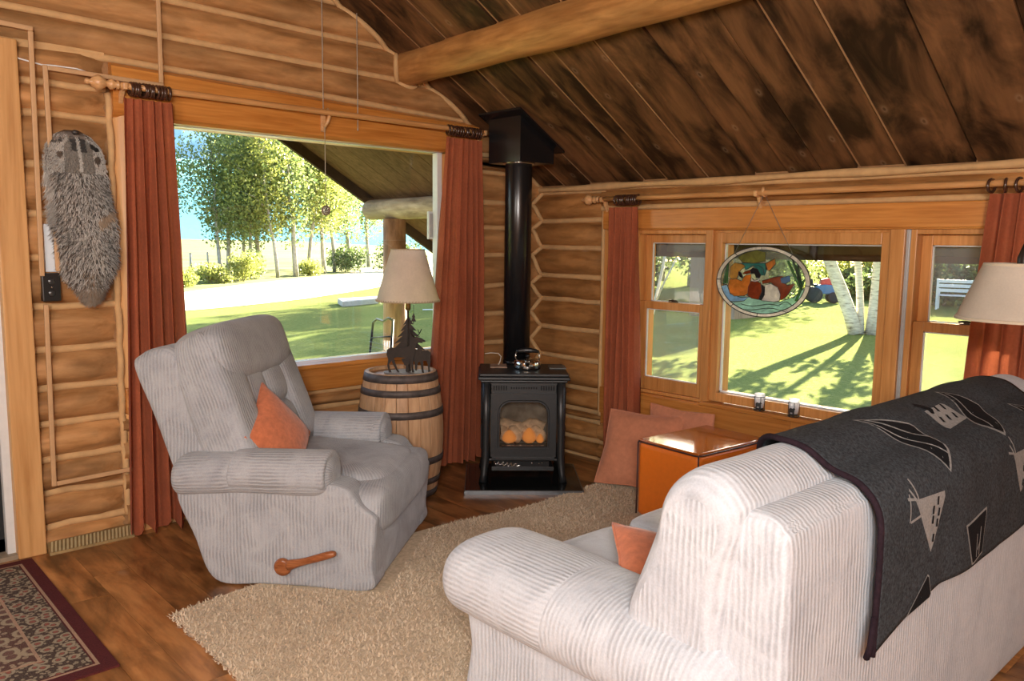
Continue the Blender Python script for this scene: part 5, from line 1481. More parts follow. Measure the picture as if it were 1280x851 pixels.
# ------------------------------------------------------------------ votive holders on the sill
VOT = stained('votive_glass', (.95, .95, 1.0), .93); WIRE = plain('votive_wire', (.035, .035, .035), .5, .5, .5)
def votive(label, y, rz):
    t = thing('candle_holder', label, 'candle holder', (-.028, y, .572), rz, 'votive holders on the window sill')
    mb = MB(); mb.lathe([(.001, .018), (.020, .018), (.025, .028), (.028, .080), (.030, .104)], 28, cap=False); mb.build('cup', [VOT], t)
    mb = MB()
    for z, rr in ((.003, .030), (.086, .0305)): mb.tube([(rr*math.cos(a), rr*math.sin(a), z) for a in np.linspace(0, 2*PI, 26, endpoint=False)], .002, 6, closed=True)
    for a in (.4, .4+PI/2, .4+PI, .4+3*PI/2): mb.tube([(.030*math.cos(a), .030*math.sin(a), z) for z in (.002, .04, .087)], .002, 6)
    mb.lathe([(.001, .014), (.026, .014), (.026, .017), (.001, .017)], 20); mb.build('wire_stand', [WIRE], t)
    mb = MB(); ms = [(-.016, .05), (-.008, .056), (.004, .052), (.012, .058), (.020, .052), (.016, .046), (.012, .040), (.010, .006), (.006, .006), (.004, .03), (-.008, .03), (-.010, .006), (-.014, .006), (-.016, .03)]
    v = [(-.034, -a, z) for a, z in ms]+[(-.032, -a, z) for a, z in ms]; n = len(ms)
    mb.add(v, [tuple(range(n)), tuple(range(2*n-1, n-1, -1))]+[(i, (i+1) % n, n+(i+1) % n, n+i) for i in range(n)])
    mb.build('moose_cutout', [WIRE], t)
votive('glass votive in a wire stand on the sill, the one nearer the stained glass', -1.945, .35)
votive('glass votive in a wire stand on the sill, the one nearer the sofa blanket', -2.165, .15)

# ------------------------------------------------------------------ cream lamp at the right edge
SH2 = cloth('linen_shade', (.72, .65, .54), 160, .04, .0, .45, .08)
BRZ = plain('dark_bronze', (.030, .022, .018), .3, .5, .5, .2)
fl2 = thing('floor_lamp', 'arched dark floor lamp with a cream drum shade behind the sofa', 'lamp', (-1.00, -3.88, 0))
lx_, ly_ = -1.252+1.00, -3.603+3.88
mb = MB(); mb.lathe([(.13, 0), (.13, .012), (.11, .024), (.03, .034), (.014, .05)], 32); mb.build('base', [BRZ], fl2)
mb = MB(); mb.tube([(0, 0, .04), (0, 0, .8), (0, 0, 1.50)], .012, 12); mb.tube([(0, 0, 1.50), (lx_*.05, ly_*.05, 1.60), (lx_*.3, ly_*.3, 1.66), (lx_*.7, ly_*.7, 1.655), (lx_*.93, ly_*.93, 1.60), (lx_, ly_, 1.555)], .009, 10); mb.build('pole', [BRZ], fl2)
mb = MB(); mb.lathe([(.022, 1.42), (.026, 1.46), (.026, 1.52), (.018, 1.545), (.010, 1.57)], 18, (lx_, ly_, 0)); mb.build('socket', [BRZ], fl2)
mb = MB(); mb.lathe([(.196, 1.312), (.122, 1.500)], 56, (lx_, ly_, 0), cap=False); so_ = mb.build('lamp_shade', [SH2], fl2)
mb = MB()
for rr, zz, h in ((.197, 1.312, .010), (.1235, 1.492, .009)): mb.lathe([(rr, zz-.001), (rr+.002, zz), (rr-h*.40+.002, zz+h), (rr-h*.4, zz+h)], 56, (lx_, ly_, 0), cap=False)
mb.build('shade_trim', [cloth('shade_trim', (.50, .42, .31), 160, .05, .1)], so_)
mb = MB()
for a in (0, 2*PI/3, 4*PI/3): mb.tube([(lx_, ly_, 1.47), (lx_+.12*math.cos(a), ly_+.12*math.sin(a), 1.498)], .002, 5)
mb.build('shade_spider', [BRZ], fl2)
# ------------------------------------------------------------------ outdoors
G = -.35
GRASS = None
m, nt, out = new_mat('lawn_grass'); GRASS = m
v = coords(nt); a = noise(nt, v, .5, 4, .6); b = noise(nt, v, 14, 5, .65); c = noise(nt, coords(nt, 'Object', (1, 1, 1)), 60, 3)
col = ramp(nt, b, [(.3, (.105, .142, .045)), (.7, (.215, .245, .100))]); col = mixc(nt, 1, col, ramp(nt, a, [(.3, (.85, .9, .8)), (.7, (1.1, 1.05, .95))]), 'MULTIPLY')
bsdf(nt, out, col, .95, .0, 0, c, .5, .03, .0)
GRAV = plain('gravel', (.52, .49, .43), .9, .2, 0, .18, 25, .3)
m, nt, out = new_mat('meadow_grass'); MEAD = m
v = coords(nt, 'Object', (.04, .22, 1)); a = noise(nt, v, 1.2, 5, .65)
col = ramp(nt, a, [(.38, (.04, .075, .015)), (.48, (.105, .14, .034)), (.62, (.185, .20, .065))])
bsdf(nt, out, col, .95, .1)
mb = MB()
def gp(mb, pts, z, mat=0): mb.add([(x, y, z) for x, y in pts], [tuple(range(len(pts)))], mat)
# the drive crosses behind the lawn: near and far edges
near = [(-30, 9.5), (-8, 13.2), (3.7, 17.0), (5.5, 17.7), (8.4, 19.3), (12.9, 22.7), (16, 25.4), (26, 33), (60, 58)]
far = [(-30, 13.5), (-8, 18.0), (6.3, 24.4), (10.5, 28.4), (14.2, 31.4), (19.7, 36.0), (25, 41), (34, 49), (66, 76)]
mb = MB()
n = 90; P = []
for (x, y) in resample(near, n, False):
    P.append([(x, y, G+.0), ] )
nearR, farR = resample(near, n, False), resample(far, n, False)
mb.grid([[(a_[0], a_[1], G+.015), (b_[0], b_[1], G+.015)] for a_, b_ in zip(nearR, farR)], 0)
tag(mb.build('driveway', [GRAV]), 'pale sunlit gravel driveway beyond the lawn', 'driveway', kind='structure')
mb = MB(); gp(mb, [(-40, -12), (70, -30), (70, 60)]+[(x, y) for x, y in near[::-1]], G)
mb.add([(-40, -12, G-.6), (70, -30, G-.6), (70, 60, G-.6), (-40, 14, G-.6)], [(0, 1, 2, 3)])
tag(mb.build('lawn', [GRASS]), 'mown green lawn around the cabin', 'lawn', kind='structure')
mb = MB(); 
P = []
for i, (x, y) in enumerate(resample(far, 60, False)):
    d = Vector((x, y))
    P.append([(x, y, G+.02), (x*1.2-2, y*1.3+4, G+.05), (x*2-10, y*2+20, G+.2), (x*4-60, y*4+80, G+1.0), (x*8-200, y*9+300, G+5)])
mb.grid(P, 0, None, True)
tag(mb.build('meadow', [MEAD]), 'bright hay meadow beyond the driveway', 'meadow', kind='structure')
# far hills: two ridges
HILL1 = plain('hill_near_haze', (.15, .38, .48), 1, 0, 0, .12, .01); HILL2 = plain('hill_far_haze', (.36, .56, .62), 1, 0, 0, .1, .008)  # distance haze is painted into the blue of both ridges
def ridge(name, label, mat, dist, az0, az1, hfun, depth):
    mb = MB(); P = []
    for i in range(90):
        t = i/89; az = lerp(az0, az1, t); h = hfun(az)+.04*h_noise[i]*dist*.05
        row = []
        for k in range(8):
            s = k/7; d = dist+depth*s; zz = -5+(h+5)*math.sin(s*PI/2)**1.2
            row.append((-4.3+d*math.sin(az), -4.4+d*math.cos(az), zz+.02*h*math.sin(i*.9+k*2.1)*s))
        P.append(row)
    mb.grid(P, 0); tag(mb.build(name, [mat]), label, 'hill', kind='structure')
h_noise = smooth_noise(90, 9, 1.0)
R_ = math.radians
ridge('hills', 'haze blue wooded hillside beyond the meadow', HILL1, 420, R_(-30), R_(62), lambda a: 78-60*(abs(math.degrees(a)-8)/34.0)**1.3 if True else 0, 260)
ridge('mountain', 'haze pale blue mountain behind the nearer hillside', HILL2, 900, R_(-30), R_(66), lambda a: 225-120*((math.degrees(a)-26)/34.0)**2, 700)

# trees: crowns of single leaves on branching trunks
BARK = plain('bark_grey', (.36, .33, .29), .9, .1, 0, .35, 8)
m, nt, out = new_mat('birch_bark'); BIRCH = m
v = coords(nt, 'Object', (4, 4, 22)); f = noise(nt, v, 1.4, 4, .6); col = ramp(nt, f, [(.30, (.10, .085, .07)), (.40, (.46, .42, .35)), (.6, (.66, .62, .53))]); bsdf(nt, out, col, .8, .2, 0, f, .3, .01)
LEAF1 = leafmat('leaf_cottonwood', (.07, .125, .045), (.21, .265, .085), .5)
LEAF2 = leafmat('leaf_dark', (.03, .06, .022), (.10, .145, .045), .4)
LEAF3 = leafmat('leaf_yellow', (.14, .185, .042), (.31, .335, .085), .48)
def leaves(name, cl, n, size, mat, parent, seed, flat=.0):
    """cl: list of (centre, radii); leaf quads scattered in the clumps' shells"""
    r = np.random.default_rng(seed); w = np.array([c[1][0]*c[1][1]*c[1][2] for c in cl])**.7; w = w/w.sum()
    idx = r.choice(len(cl), n, p=w); C0 = np.array([c[0] for c in cl])[idx]; Rr = np.array([c[1] for c in cl])[idx]
    d = r.normal(size=(n, 3)); d /= np.linalg.norm(d, axis=1, keepdims=True); rad = r.uniform(.35, 1.05, (n, 1))**.7
    p = C0+d*Rr*rad
    a = r.normal(size=(n, 3)); a /= np.linalg.norm(a, axis=1, keepdims=True); b = np.cross(a, r.normal(size=(n, 3))); b /= np.linalg.norm(b, axis=1, keepdims=True)+1e-9
    s = r.uniform(.6, 1.25, (n, 1))*size
    V = np.stack([p-a*s, p+b*s*.55, p+a*s, p-b*s*.55], 1)
    return fast_mesh(name, V, 4, mat, parent)
def make_tree(name, label, cat, H, base, spread, nl, ls, leaf, bark, seed, group=None, lean=0.0, tr=.11, nbr=9):
    r = np.random.default_rng(seed); t = thing(name, label, cat, (0, 0, 0), 0, group)
    mb = MB(); top = Vector((lean*H, r.normal()*.2, H*.9)); tr_ = [tuple(top*s+Vector((r.normal()*.06*H*.1, r.normal()*.06*H*.1, 0))*min(1, s*3)) for s in np.linspace(0, 1, 9)]
    mb.tube(tr_, [tr*(1-.85*s) for s in np.linspace(0, 1, 9)], 8); cl = []
    for k in range(nbr):
        s = base+(1-base)*((k+.5)/nbr); p = top*s*1.02; az = r.uniform(0, 6.28)+k*2.4; rr = spread*(1.05-.65*abs(s-.55)/.55)*r.uniform(.7, 1.1)
        e = p+Vector((math.cos(az)*rr*.75, math.sin(az)*rr*.75, rr*.35)); mb.tube([tuple(p-Vector((0, 0, .25))), tuple((p+e)/2+Vector((0, 0, .1))), tuple(e)], [tr*.38*(1.1-s*.6), tr*.25*(1.1-s*.6), tr*.08], 5)
        cl.append((tuple(e), (rr*.62, rr*.62, rr*.62*1.15))); cl.append((tuple(p), (rr*.5, rr*.5, rr*.6)))
    cl.append((tuple(top*1.02), (spread*.38, spread*.38, spread*.6)))
    mb.build('trunk', [bark], t); leaves('crown', cl, nl, ls, leaf, t, seed+1); return t
cw = 'cottonwoods beyond the driveway'
spec = [(12.0, 34.4, 7.8, 'tall cottonwood at the left end of the row beyond the driveway'), (13.3, 36.6, 8.2, 'second cottonwood from the left beyond the driveway'), (13.4, 34.2, 7.6, 'fourth cottonwood from the left, behind the low bushes'),
        (14.6, 37.8, 8.6, 'third cottonwood from the left, standing farther back'), (14.9, 36.3, 8.6, 'cottonwood in the middle of the grove beyond the driveway'), (14.3, 33.0, 8.0, 'leaning cottonwood with pale trunks left of the thick trunk'),
        (15.6, 33.6, 9.0, 'cottonwood with the thick dark trunk in the grove'), (17.4, 35.6, 9.2, 'cottonwood right of the thick trunk in the grove'), (18.8, 36.4, 9.0, 'cottonwood below the porch roof edge in the grove'),
        (20.6, 38.4, 9.2, 'cottonwood seen just left of the porch post'), (23.5, 41.5, 9.0, 'cottonwood partly behind the porch post'), (27.5, 45.5, 9.5, 'cottonwood seen to the right of the porch post')]
protos = [make_tree('cottonwood_tree', '', 'tree', 8.0, .30, 2.0, 5200, .085, LEAF1, BARK, 100, cw, .03, .11), make_tree('cottonwood_tree', '', 'tree', 8.0, .26, 2.2, 5600, .088, LEAF1, BARK, 110, cw, -.05, .13), make_tree('cottonwood_tree', '', 'tree', 8.0, .28, 1.8, 5000, .085, LEAF3, BARK, 120, cw, .10, .10)]
order = [0, 1, 0, 2, 1, 2, 1, 2, 0, 2, 1, 0]; used = set(); r = random.Random(9)
for k, (x, y, h, lb) in enumerate(spec):
    p = protos[order[k]]; sc = h/8.0
    if order[k] in used: t = dup(p, (x, y, G), r.uniform(0, 6.28), lb, (sc, sc, sc))
    else:
        t = p; used.add(order[k]); t.location = (x, y, G); t.rotation_euler = (0, 0, r.uniform(0, 6.28)); t.scale = (sc, sc, sc); t['label'] = lb
# bushes along the far edge of the drive
def bush(label, x, y, w, h, leaf, n, ls, seed, group=None, d=None):
    r = np.random.default_rng(seed); t = thing('bush', label, 'bush', (x, y, G), 0, group); d = d or w
    cl = [((r.uniform(-.6, .6)*w, r.uniform(-.6, .6)*d, h*r.uniform(.3, .65)), (w*.5, d*.5, h*.42)) for _ in range(9)]
    mb = MB()
    for c, _ in cl[:6]: mb.tube([(c[0]*.2, c[1]*.2, 0), (c[0]*.6, c[1]*.6, c[2]*.6), c], [.02, .014, .006], 5)
    mb.build('stem', [BARK], t); leaves('foliage', cl, n, ls, leaf, t, seed+3); return t
gb = 'bushes along the far side of the driveway'
bush('low yellow green bush at the far left edge of the driveway', 7.6, 27.6, 1.0, .8, LEAF3, 1500, .07, 200, gb)
bush('yellow green bush beside the pale left trunks beyond the driveway', 9.6, 29.8, 1.0, .9, LEAF3, 1500, .07, 203, gb)
bush('rounded yellow bush in front of the left cottonwoods', 11.3, 30.6, .9, 1.3, LEAF3, 1700, .07, 206, gb)
bush('darker green bush right of the rounded yellow bush', 12.6, 31.9, .8, 1.4, LEAF1, 1600, .07, 209, gb)
bush('small yellow bush at the foot of the leaning trunks', 16.9, 34.8, .9, .9, LEAF3, 1300, .07, 212, gb)
bush('dark spreading bush where the driveway ends at the porch post', 24.8, 38.0, 1.6, 2.0, LEAF2, 2400, .09, 215, gb)
bush('dark bush beyond the driveway, left of the porch post', 21.5, 38.8, 1.5, 1.6, LEAF2, 2000, .09, 218, gb)
# thin sprig beside the porch post
bush('thin leafy shrub growing beside the porch post', 3.75, 7.4, .36, 1.55, LEAF2, 420, .04, 221)
# fence posts
WOODP = plain('grey_post', (.42, .40, .37), .9)
for k, (x, y, lb) in enumerate(((10.5, 36.8, 'weathered fence post at the left edge of the meadow'), (12.0, 38.2, 'weathered fence post second from the left in the meadow'), (13.6, 39.9, 'weathered fence post left of the leaning trunks'), (15.5, 41.5, 'weathered fence post behind the bushes'))):
    t = thing('fence_post', lb, 'post', (x, y, G), 0, 'fence posts in the meadow'); mb = MB(); mb.tube([(0, 0, 0), (.01, 0, .6), (.0, 0, 1.15)], [.07, .065, .06], 8); mb.build('pole', [WOODP], t)
    mb = MB(); mb.tube([(0, 0, 1.15), (0, 0, 1.19)], [.06, .02], 8); mb.build('cap', [WOODP], t)
# stone slab, hose cover, patio chair
mb = MB(); mb.prism([(7.75, 15.9), (9.3, 16.4), (9.9, 17.35), (8.3, 17.1)], G, G+.16, 'z'); tag(mb.build('stone_slab', [plain('slab_stone', (.42, .40, .37), .8, .2, 0, .15, 6)], bev=.02), 'flat grey stone slab lying in the lawn', 'slab')
mb = MB(); mb.lathe([(.30, 0), (.30, .03), (.24, .06), (.10, .085), (.001, .09)], 24, (5.05, 9.15, G)); tag(mb.build('sprinkler_cover', [plain('cover_white', (.62, .66, .72), .5)]), 'round pale cover in the lawn, right of the porch post', 'cover')
mb = MB(); mb.tube([(8.9+.28*k, 13.6-.22*k+.1*math.sin(k), G+.03) for k in range(9)], .02, 6); tag(mb.build('garden_hose', [plain('hose_white', (.7, .7, .66), .5)]), 'pale hose lying across the lawn beyond the lamp', 'hose')
pc = thing('patio_chair', 'black metal patio chair with mesh back outside the picture window', 'chair', (-.35, 1.12, -.16), -.2)
STEEL = plain('chair_steel', (.012, .012, .013), .35, .5, .4)
pc.location = (-.39, 1.62, G); pc.rotation_euler = (0, 0, math.radians(-99)); pc.scale = (1.05, 1.05, 1.0)
# local: back plane at y=0, seat towards -y... placed so its back shows above the sill
mb = MB(); mb.tube([(-.24, -.05, 0), (-.235, .0, .5), (-.20, .06, 1.16)], .011, 8); mb.tube([(.24, -.05, 0), (.235, .0, .5), (.20, .06, 1.22)], .011, 8)
mb.tube([(-.20, .06, 1.16), (-.13, .065, 1.20), (.0, .065, 1.19), (.10, .065, 1.23), (.20, .06, 1.22)], .011, 8); mb.tube([(-.21, .045, 1.02), (.21, .045, 1.08)], .007, 8); mb.build('back_frame', [STEEL], pc)
mb = MB()
for k in range(13):
    x = -.19+k*.0317; mb.tube([(x*1.1, .005, .52), (x, .045, 1.03+.03*x)], .0016, 4)
for k in range(12):
    z = .55+k*.04; mb.tube([(-.215, .012+.03*(z-.5), z), (.215, .012+.03*(z-.5), z)], .0016, 4)
mb.build('mesh_back', [plain('chair_mesh', (.10, .105, .11), .4, .5, .5)], pc)
mb = MB(); mb.box(-.24, .24, -.50, -.01, .43, .45); mb.build('seat', [STEEL], pc)
for sx in (-1, 1):
    mb = MB(); mb.tube([(sx*.24, -.46, .44), (sx*.25, -.50, 0)], .011, 8); mb.build('leg', [STEEL], pc)
    mb = MB(); mb.tube([(sx*.235, .01, .66), (sx*.27, -.2, .68), (sx*.27, -.42, .66), (sx*.245, -.46, .44)], .011, 8); mb.build('armrest', [STEEL], pc)

# porch: roof slope continues past the gable, plate log on a post
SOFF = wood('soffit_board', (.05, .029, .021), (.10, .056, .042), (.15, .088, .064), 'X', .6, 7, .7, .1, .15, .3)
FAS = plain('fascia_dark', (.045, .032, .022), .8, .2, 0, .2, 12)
mb = MB(); cy = [.2, .42, .66, .9, 1.16, 1.42, 1.7, 1.98, 2.26]
for i in range(8):
    v = []
    for lift in (.0, .05):
        for (x, y) in ((-4.0, cy[i]+.003), (.72, cy[i]+.003), (.72, cy[i+1]-.003), (-4.0, cy[i+1]-.003)): v.append((x, y, zc(x)+lift-.0))
    mb.add(v, [(0, 3, 2, 1), (4, 5, 6, 7), (0, 1, 5, 4), (1, 2, 6, 5), (2, 3, 7, 6), (3, 0, 4, 7)], 0)
v = []
for (x, y) in ((-4.0, .2), (.78, .2), (.78, 2.33), (-4.0, 2.33)): v.append((x, y, zc(x)+.052))
for (x, y) in ((-4.0, .2), (.78, .2), (.78, 2.33), (-4.0, 2.33)): v.append((x, y, zc(x)+.14))
mb.add(v, [(0, 3, 2, 1), (4, 5, 6, 7), (0, 1, 5, 4), (1, 2, 6, 5), (2, 3, 7, 6), (3, 0, 4, 7)], 1)
v = []
for (x, y) in ((-4.0, 2.265), (.76, 2.265), (.76, 2.305), (-4.0, 2.305)): v.append((x, y, zc(x)-.10))
for (x, y) in ((-4.0, 2.265), (.76, 2.265), (.76, 2.305), (-4.0, 2.305)): v.append((x, y, zc(x)+.06))
mb.add(v, [(0, 3, 2, 1), (4, 5, 6, 7), (0, 1, 5, 4), (1, 2, 6, 5), (2, 3, 7, 6), (3, 0, 4, 7)], 1)
# the mirrored slope of the gable
v = []
for (x, y) in ((-4.0, .2), (-7.4, .2), (-7.4, 2.33), (-4.0, 2.33)): v.append((x, y, zc(-8-x)))
for (x, y) in ((-4.0, .2), (-7.4, .2), (-7.4, 2.33), (-4.0, 2.33)): v.append((x, y, zc(-8-x)+.14))
mb.add(v, [(0, 1, 2, 3), (7, 6, 5, 4), (0, 4, 5, 1), (1, 5, 6, 2), (2, 6, 7, 3), (3, 7, 4, 0)], 1)
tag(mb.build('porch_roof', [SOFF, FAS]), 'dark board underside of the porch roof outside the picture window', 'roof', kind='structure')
mb = MB()
v = []
for (x, y) in ((.06, -7.4), (.80, -7.4), (.80, .2), (.06, .2)): v.append((x, y, zc(x)+.0))
for (x, y) in ((.06, -7.4), (.80, -7.4), (.80, .2), (.06, .2)): v.append((x, y, zc(x)+.12))
mb.add(v, [(0, 3, 2, 1), (4, 5, 6, 7), (0, 1, 5, 4), (1, 2, 6, 5), (2, 3, 7, 6), (3, 0, 4, 7)], 0)
mb.box(.80, .84, -7.4, 2.33, 1.455, 1.64, 0); mb.box(.2, .80, -7.4, .2, 1.60, 1.615, 0)
for k in range(14): mb.box(.2, .78, -7.0+k*.54, -6.95+k*.54, 1.50, 1.60, 0)
# roof over the rooms
v = []
for (x, y) in ((-4.0, -7.4), (.8, -7.4), (.8, .2), (-4.0, .2)): v.append((x, y, zc(x)+.13))
for (x, y) in ((-4.0, -7.4), (.8, -7.4), (.8, .2), (-4.0, .2)): v.append((x, y, zc(x)+.16))
mb.add(v, [(0, 3, 2, 1), (4, 5, 6, 7), (0, 1, 5, 4), (1, 2, 6, 5), (2, 3, 7, 6), (3, 0, 4, 7)], 0)
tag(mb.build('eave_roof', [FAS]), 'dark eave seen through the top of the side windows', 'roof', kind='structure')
LOGO = wood('porch_log', (.30, .22, .16), (.48, .38, .29), (.60, .50, .40), 'Y', .8, 7, .7, .2, .1, .4, .5, 3)
LOGZ = wood('porch_post', (.20, .095, .045), (.36, .19, .09), (.48, .29, .16), 'Z', .8, 7, .6, .2, .1, .4, .5, 3)
pl = thing('porch_beam', 'peeled log beam with a cut end resting on the porch post', 'beam', (-.02, 2.28, 1.842), kind='structure')
mb = MB(); mb.tube([(0, 0, 0), (0, -.6, .0), (0, -1.3, .004), (0, -2.06, .0)], [.094, .096, .097, .098], 22); mb.build('log', [LOGO], pl, bev=.012)
po = thing('porch_post', 'round log post holding the porch beam outside the picture window', 'post', (-.02, 1.87, G), kind='structure')
mb = MB(); P = [(0, 0, 0), (.0, .0, 1.0), (0, 0, 2.10)]; mb.tube(P, [.118, .112, .105], 22); mb.build('log', [LOGZ], po)
mb = MB(); mb.box(-.16, .16, -.16, .16, 0, .06); mb.build('footing', [WOODP], po)
mb = MB(); mb.box(-4.5, .5, .22, 2.2, G+.0, G+.12); tag(mb.build('porch_slab', [plain('concrete', (.4, .38, .35), .9)]), 'low porch slab outside the picture window', 'slab', kind='structure') if False else None

# ------------------------------------------------------------------ garden beyond the side windows
bt = thing('birch_tree', 'clump of pale birch trunks on the sunny lawn beyond the wide window', 'tree', (13.2, 3.35, G))
trunks = [((-.15, .12), (-.55, 1.35, 3.4), .150, .0), ((.0, .0), (.05, .62, 3.6), .085, .0), ((.1, -.12), (.2, -.25, 3.8), .12, 0), ((.15, -.22), (.35, -1.30, 3.6), .185, 0)]
for (b0, tp, rr, _) in trunks:
    mb = MB(); n = 9; pts = []
    for i in range(n):
        s = i/(n-1); pts.append((lerp(b0[0], tp[0], s**1.15), lerp(b0[1], tp[1], s**1.1)+.05*math.sin(s*5+rr*30), tp[2]*s))
    q = Vector(pts[-1]); d = (q-Vector(pts[-2])); 
    for k in range(1, 4): pts.append(tuple(q+d*k*1.6))
    mb.tube(pts, [rr*(1-.045*i) for i in range(len(pts))], 12)
    mb.tube([pts[5], tuple(Vector(pts[5])+Vector((.1, .25, .7))), tuple(Vector(pts[5])+Vector((.2, .6, 1.6)))], [rr*.4, rr*.28, rr*.1], 8)
    mb.build('trunk', [BIRCH], bt)
cl = []
r = np.random.default_rng(31)
for k in range(20):
    a = r.uniform(0, 6.28); rad = r.uniform(.3, 3.6); cl.append(((rad*math.cos(a), rad*math.sin(a), r.uniform(3.0, 7.6)), (.9, .9, .6)))
for k in range(7): cl.append(((r.uniform(-.6, .6), r.uniform(.35, 1.5), r.uniform(5.2, 6.3)), (.6, .5, .5)))  # added clumps above the view, placed to keep sun off the rug
for k in range(14): cl.append(((r.uniform(-1.5, 1.5), r.uniform(-3.2, 3.4), r.uniform(2.1, 2.7)), (.6, .6, .33)))
leaves('crown', cl, 7500, .11, LEAF3, bt, 33)
# a young tree in front of the left side window
yt = thing('young_tree', 'slender young tree with pale forked stems outside the narrow window by the corner', 'tree', (5.2, 3.0, G))
mb = MB()
for pts, rr in (([(0, 0, 0), (0, 0, .6), (-.05, .12, 1.0), (-.15, .3, 1.7), (-.2, .5, 2.6)], .045), ([(0, 0, .55), (.05, -.10, 1.0), (.1, -.2, 1.6), (.1, -.35, 2.6)], .032), ([(-.05, .12, 1.0), (.0, .3, 1.3), (.05, .55, 1.8)], .018), ([(.05, -.1, 1.0), (.0, -.3, 1.35), (0, -.5, 1.7)], .016)):
    mb.tube(pts, [rr*(1-.18*i) for i in range(len(pts))], 8)
mb.build('trunk', [plain('young_bark', (.50, .49, .45), .8)], yt)
leaves('crown', [((r.uniform(-.6, .6), r.uniform(-.9, .9), r.uniform(1.9, 3.2)), (.4, .4, .35)) for _ in range(14)], 900, .05, LEAF3, yt, 44)
# shrubs and dark trees along the back of the garden
gs = 'shrubs along the back of the garden'
for k, (x, y, w, h, lf, lb) in enumerate(((17.5, 13.4, 2.4, 4.2, LEAF2, 'tall dark shrub seen in the narrow window beside the corner curtain'), (20.0, 10.6, 2.0, 2.6, LEAF1, 'green shrub seen behind the stained glass oval'), (27.0, 9.6, 1.6, 1.1, LEAF2, 'low dark shrub under the tractor'), (25.0, 7.6, 1.6, 1.0, LEAF2, 'low dark shrub left of the birch trunks'),
        (24.0, 5.6, 1.6, 1.6, LEAF2, 'dark shrub behind the birch trunks'), (31.0, 11.6, 3.2, 3.0, LEAF3, 'bright yellow shrub behind the tractor'), (31.5, 8.0, 3.0, 3.0, LEAF3, 'bright yellow shrub behind the birch trunks'), (33.0, 15.8, 3.6, 4.2, LEAF1, 'broad green shrub farther behind the stained glass oval'), (29.0, 17.5, 3.0, 4.6, LEAF1, 'broad green shrub in the middle of the narrow corner window'), (30.0, 4.2, 3.0, 4.4, LEAF2, 'large dark shrub right of the birch trunks'), (26.5, 2.8, 2.6, 3.8, LEAF2, 'large dark shrub seen in the window beside the lamp'))):
    bush(lb, x, y, w, h, lf, 4200, .10, 300+k*7, gs)
gt = 'dark trees behind the garden'
tp = make_tree('garden_tree', '', 'tree', 8.0, .12, 2.6, 6500, .12, LEAF2, BARK, 150, gt, .02, .16, 12)
for k, (x, y, s, lb) in enumerate(((36, 8.5, .5, 'dark tree behind the birch trunks'), (38, 13.5, .5, 'dark tree behind the tractor'), (35, 19, .6, 'dark tree behind the stained glass oval'), (30, 23, 1.1, 'dark tree at the left of the side windows'), (37, 3.0, 1.2, 'dark tree seen beside the lamp'), (42, -2.5, 1.3, 'dark tree at the right end of the side windows'))):
    t = tp if k == 0 else dup(tp); t.location = (x, y, G); t.scale = (s, s, s); t.rotation_euler = (0, 0, k*1.1); t['label'] = lb
for k, (x, y, s_, lb) in enumerate(((27, 17.5, 1.1, 'tall tree at the left of the narrow corner window view'), (30, 21.5, 1.25, 'tall tree farther left behind the narrow corner window'), (27, 13.8, 1.0, 'tall tree behind the dark corner window shrub'))):
    t = dup(tp); t.location = (x, y, G); t.scale = (s_*1.15, s_*1.15, s_); t.rotation_euler = (0, 0, k*2+.4); t['label'] = lb
# garden shed behind the stained glass
sh = thing('garden_shed', 'small brown board shed on the lawn behind the stained glass oval', 'shed', (14.7, 7.68, G))
sh.scale = (1, .61, 1)
SHB = wood('shed_board', (.16, .11, .075), (.26, .19, .14), (.34, .26, .20), 'Z', .8, 8, .8, .1, .15, .4)
mb = MB()
for k in range(12): mb.box(-.8, -.77, -1.15+.19*k, -1.15+.19*k+.186, .0, 2.2); mb.box(.77, .8, -1.15+.19*k, -1.15+.19*k+.186, 0, 2.2)
for k in range(8): mb.box(-.78+.195*k, -.78+.195*k+.19, -1.15, -1.12, 0, 2.2); mb.box(-.78+.195*k, -.78+.195*k+.19, 1.10, 1.13, 0, 2.2)
mb.build('wall', [SHB], sh)
mb = MB(); mb.prism([(-1.0, 2.12), (0, 2.62), (1.0, 2.12), (1.0, 2.2), (0, 2.72), (-1.0, 2.2)], -1.3, 1.3, 'y'); mb.prism([(-.78, 2.19), (.78, 2.19), (0, 2.6)], -1.14, 1.12, 'y', 1); mb.build('roof', [FAS, SHB], sh)
mb = MB(); mb.box(-.82, -.80, -.45, .40, .05, 1.95); do_ = mb.build('door', [SHB], sh)
mb = MB(); mb.tube([(-.83, .28, .95), (-.86, .28, .97), (-.86, .28, 1.07), (-.83, .28, 1.09)], .012, 6); mb.build('handle', [STEEL], do_)
# small tractor
tr = thing('tractor', 'small blue tractor with a red hood parked behind the garden', 'tractor', (21.9, 8.72, G), 2.2)
tr.scale = (.62, .62, .62)
TB = plain('tractor_blue', (.06, .16, .34), .45, .5); TRD = plain('tractor_red', (.55, .05, .05), .45, .5); TY = plain('tyre', (.03, .03, .035), .8); RIM = plain('rim_pale', (.45, .5, .52), .5)
mb = MB(); mb.prism([(-.9, .5), (.2, .45), (.3, .9), (-.2, 1.0), (-.85, .95)], -.32, .32, 'y') ; mb.build('body', [TB], tr, bev=.05)
mb = MB(); mb.prism([(-.75, .95), (.05, .98), (.0, 1.25), (-.35, 1.35), (-.7, 1.22)], -.28, .28, 'y'); mb.build('hood', [TRD], tr, bev=.06)
mb = MB(); mb.prism([(.15, .9), (.5, .9), (.55, 1.25), (.45, 1.3), (.4, 1.0), (.15, 1.0)], -.22, .22, 'y'); mb.build('seat', [TY], tr, bev=.04)
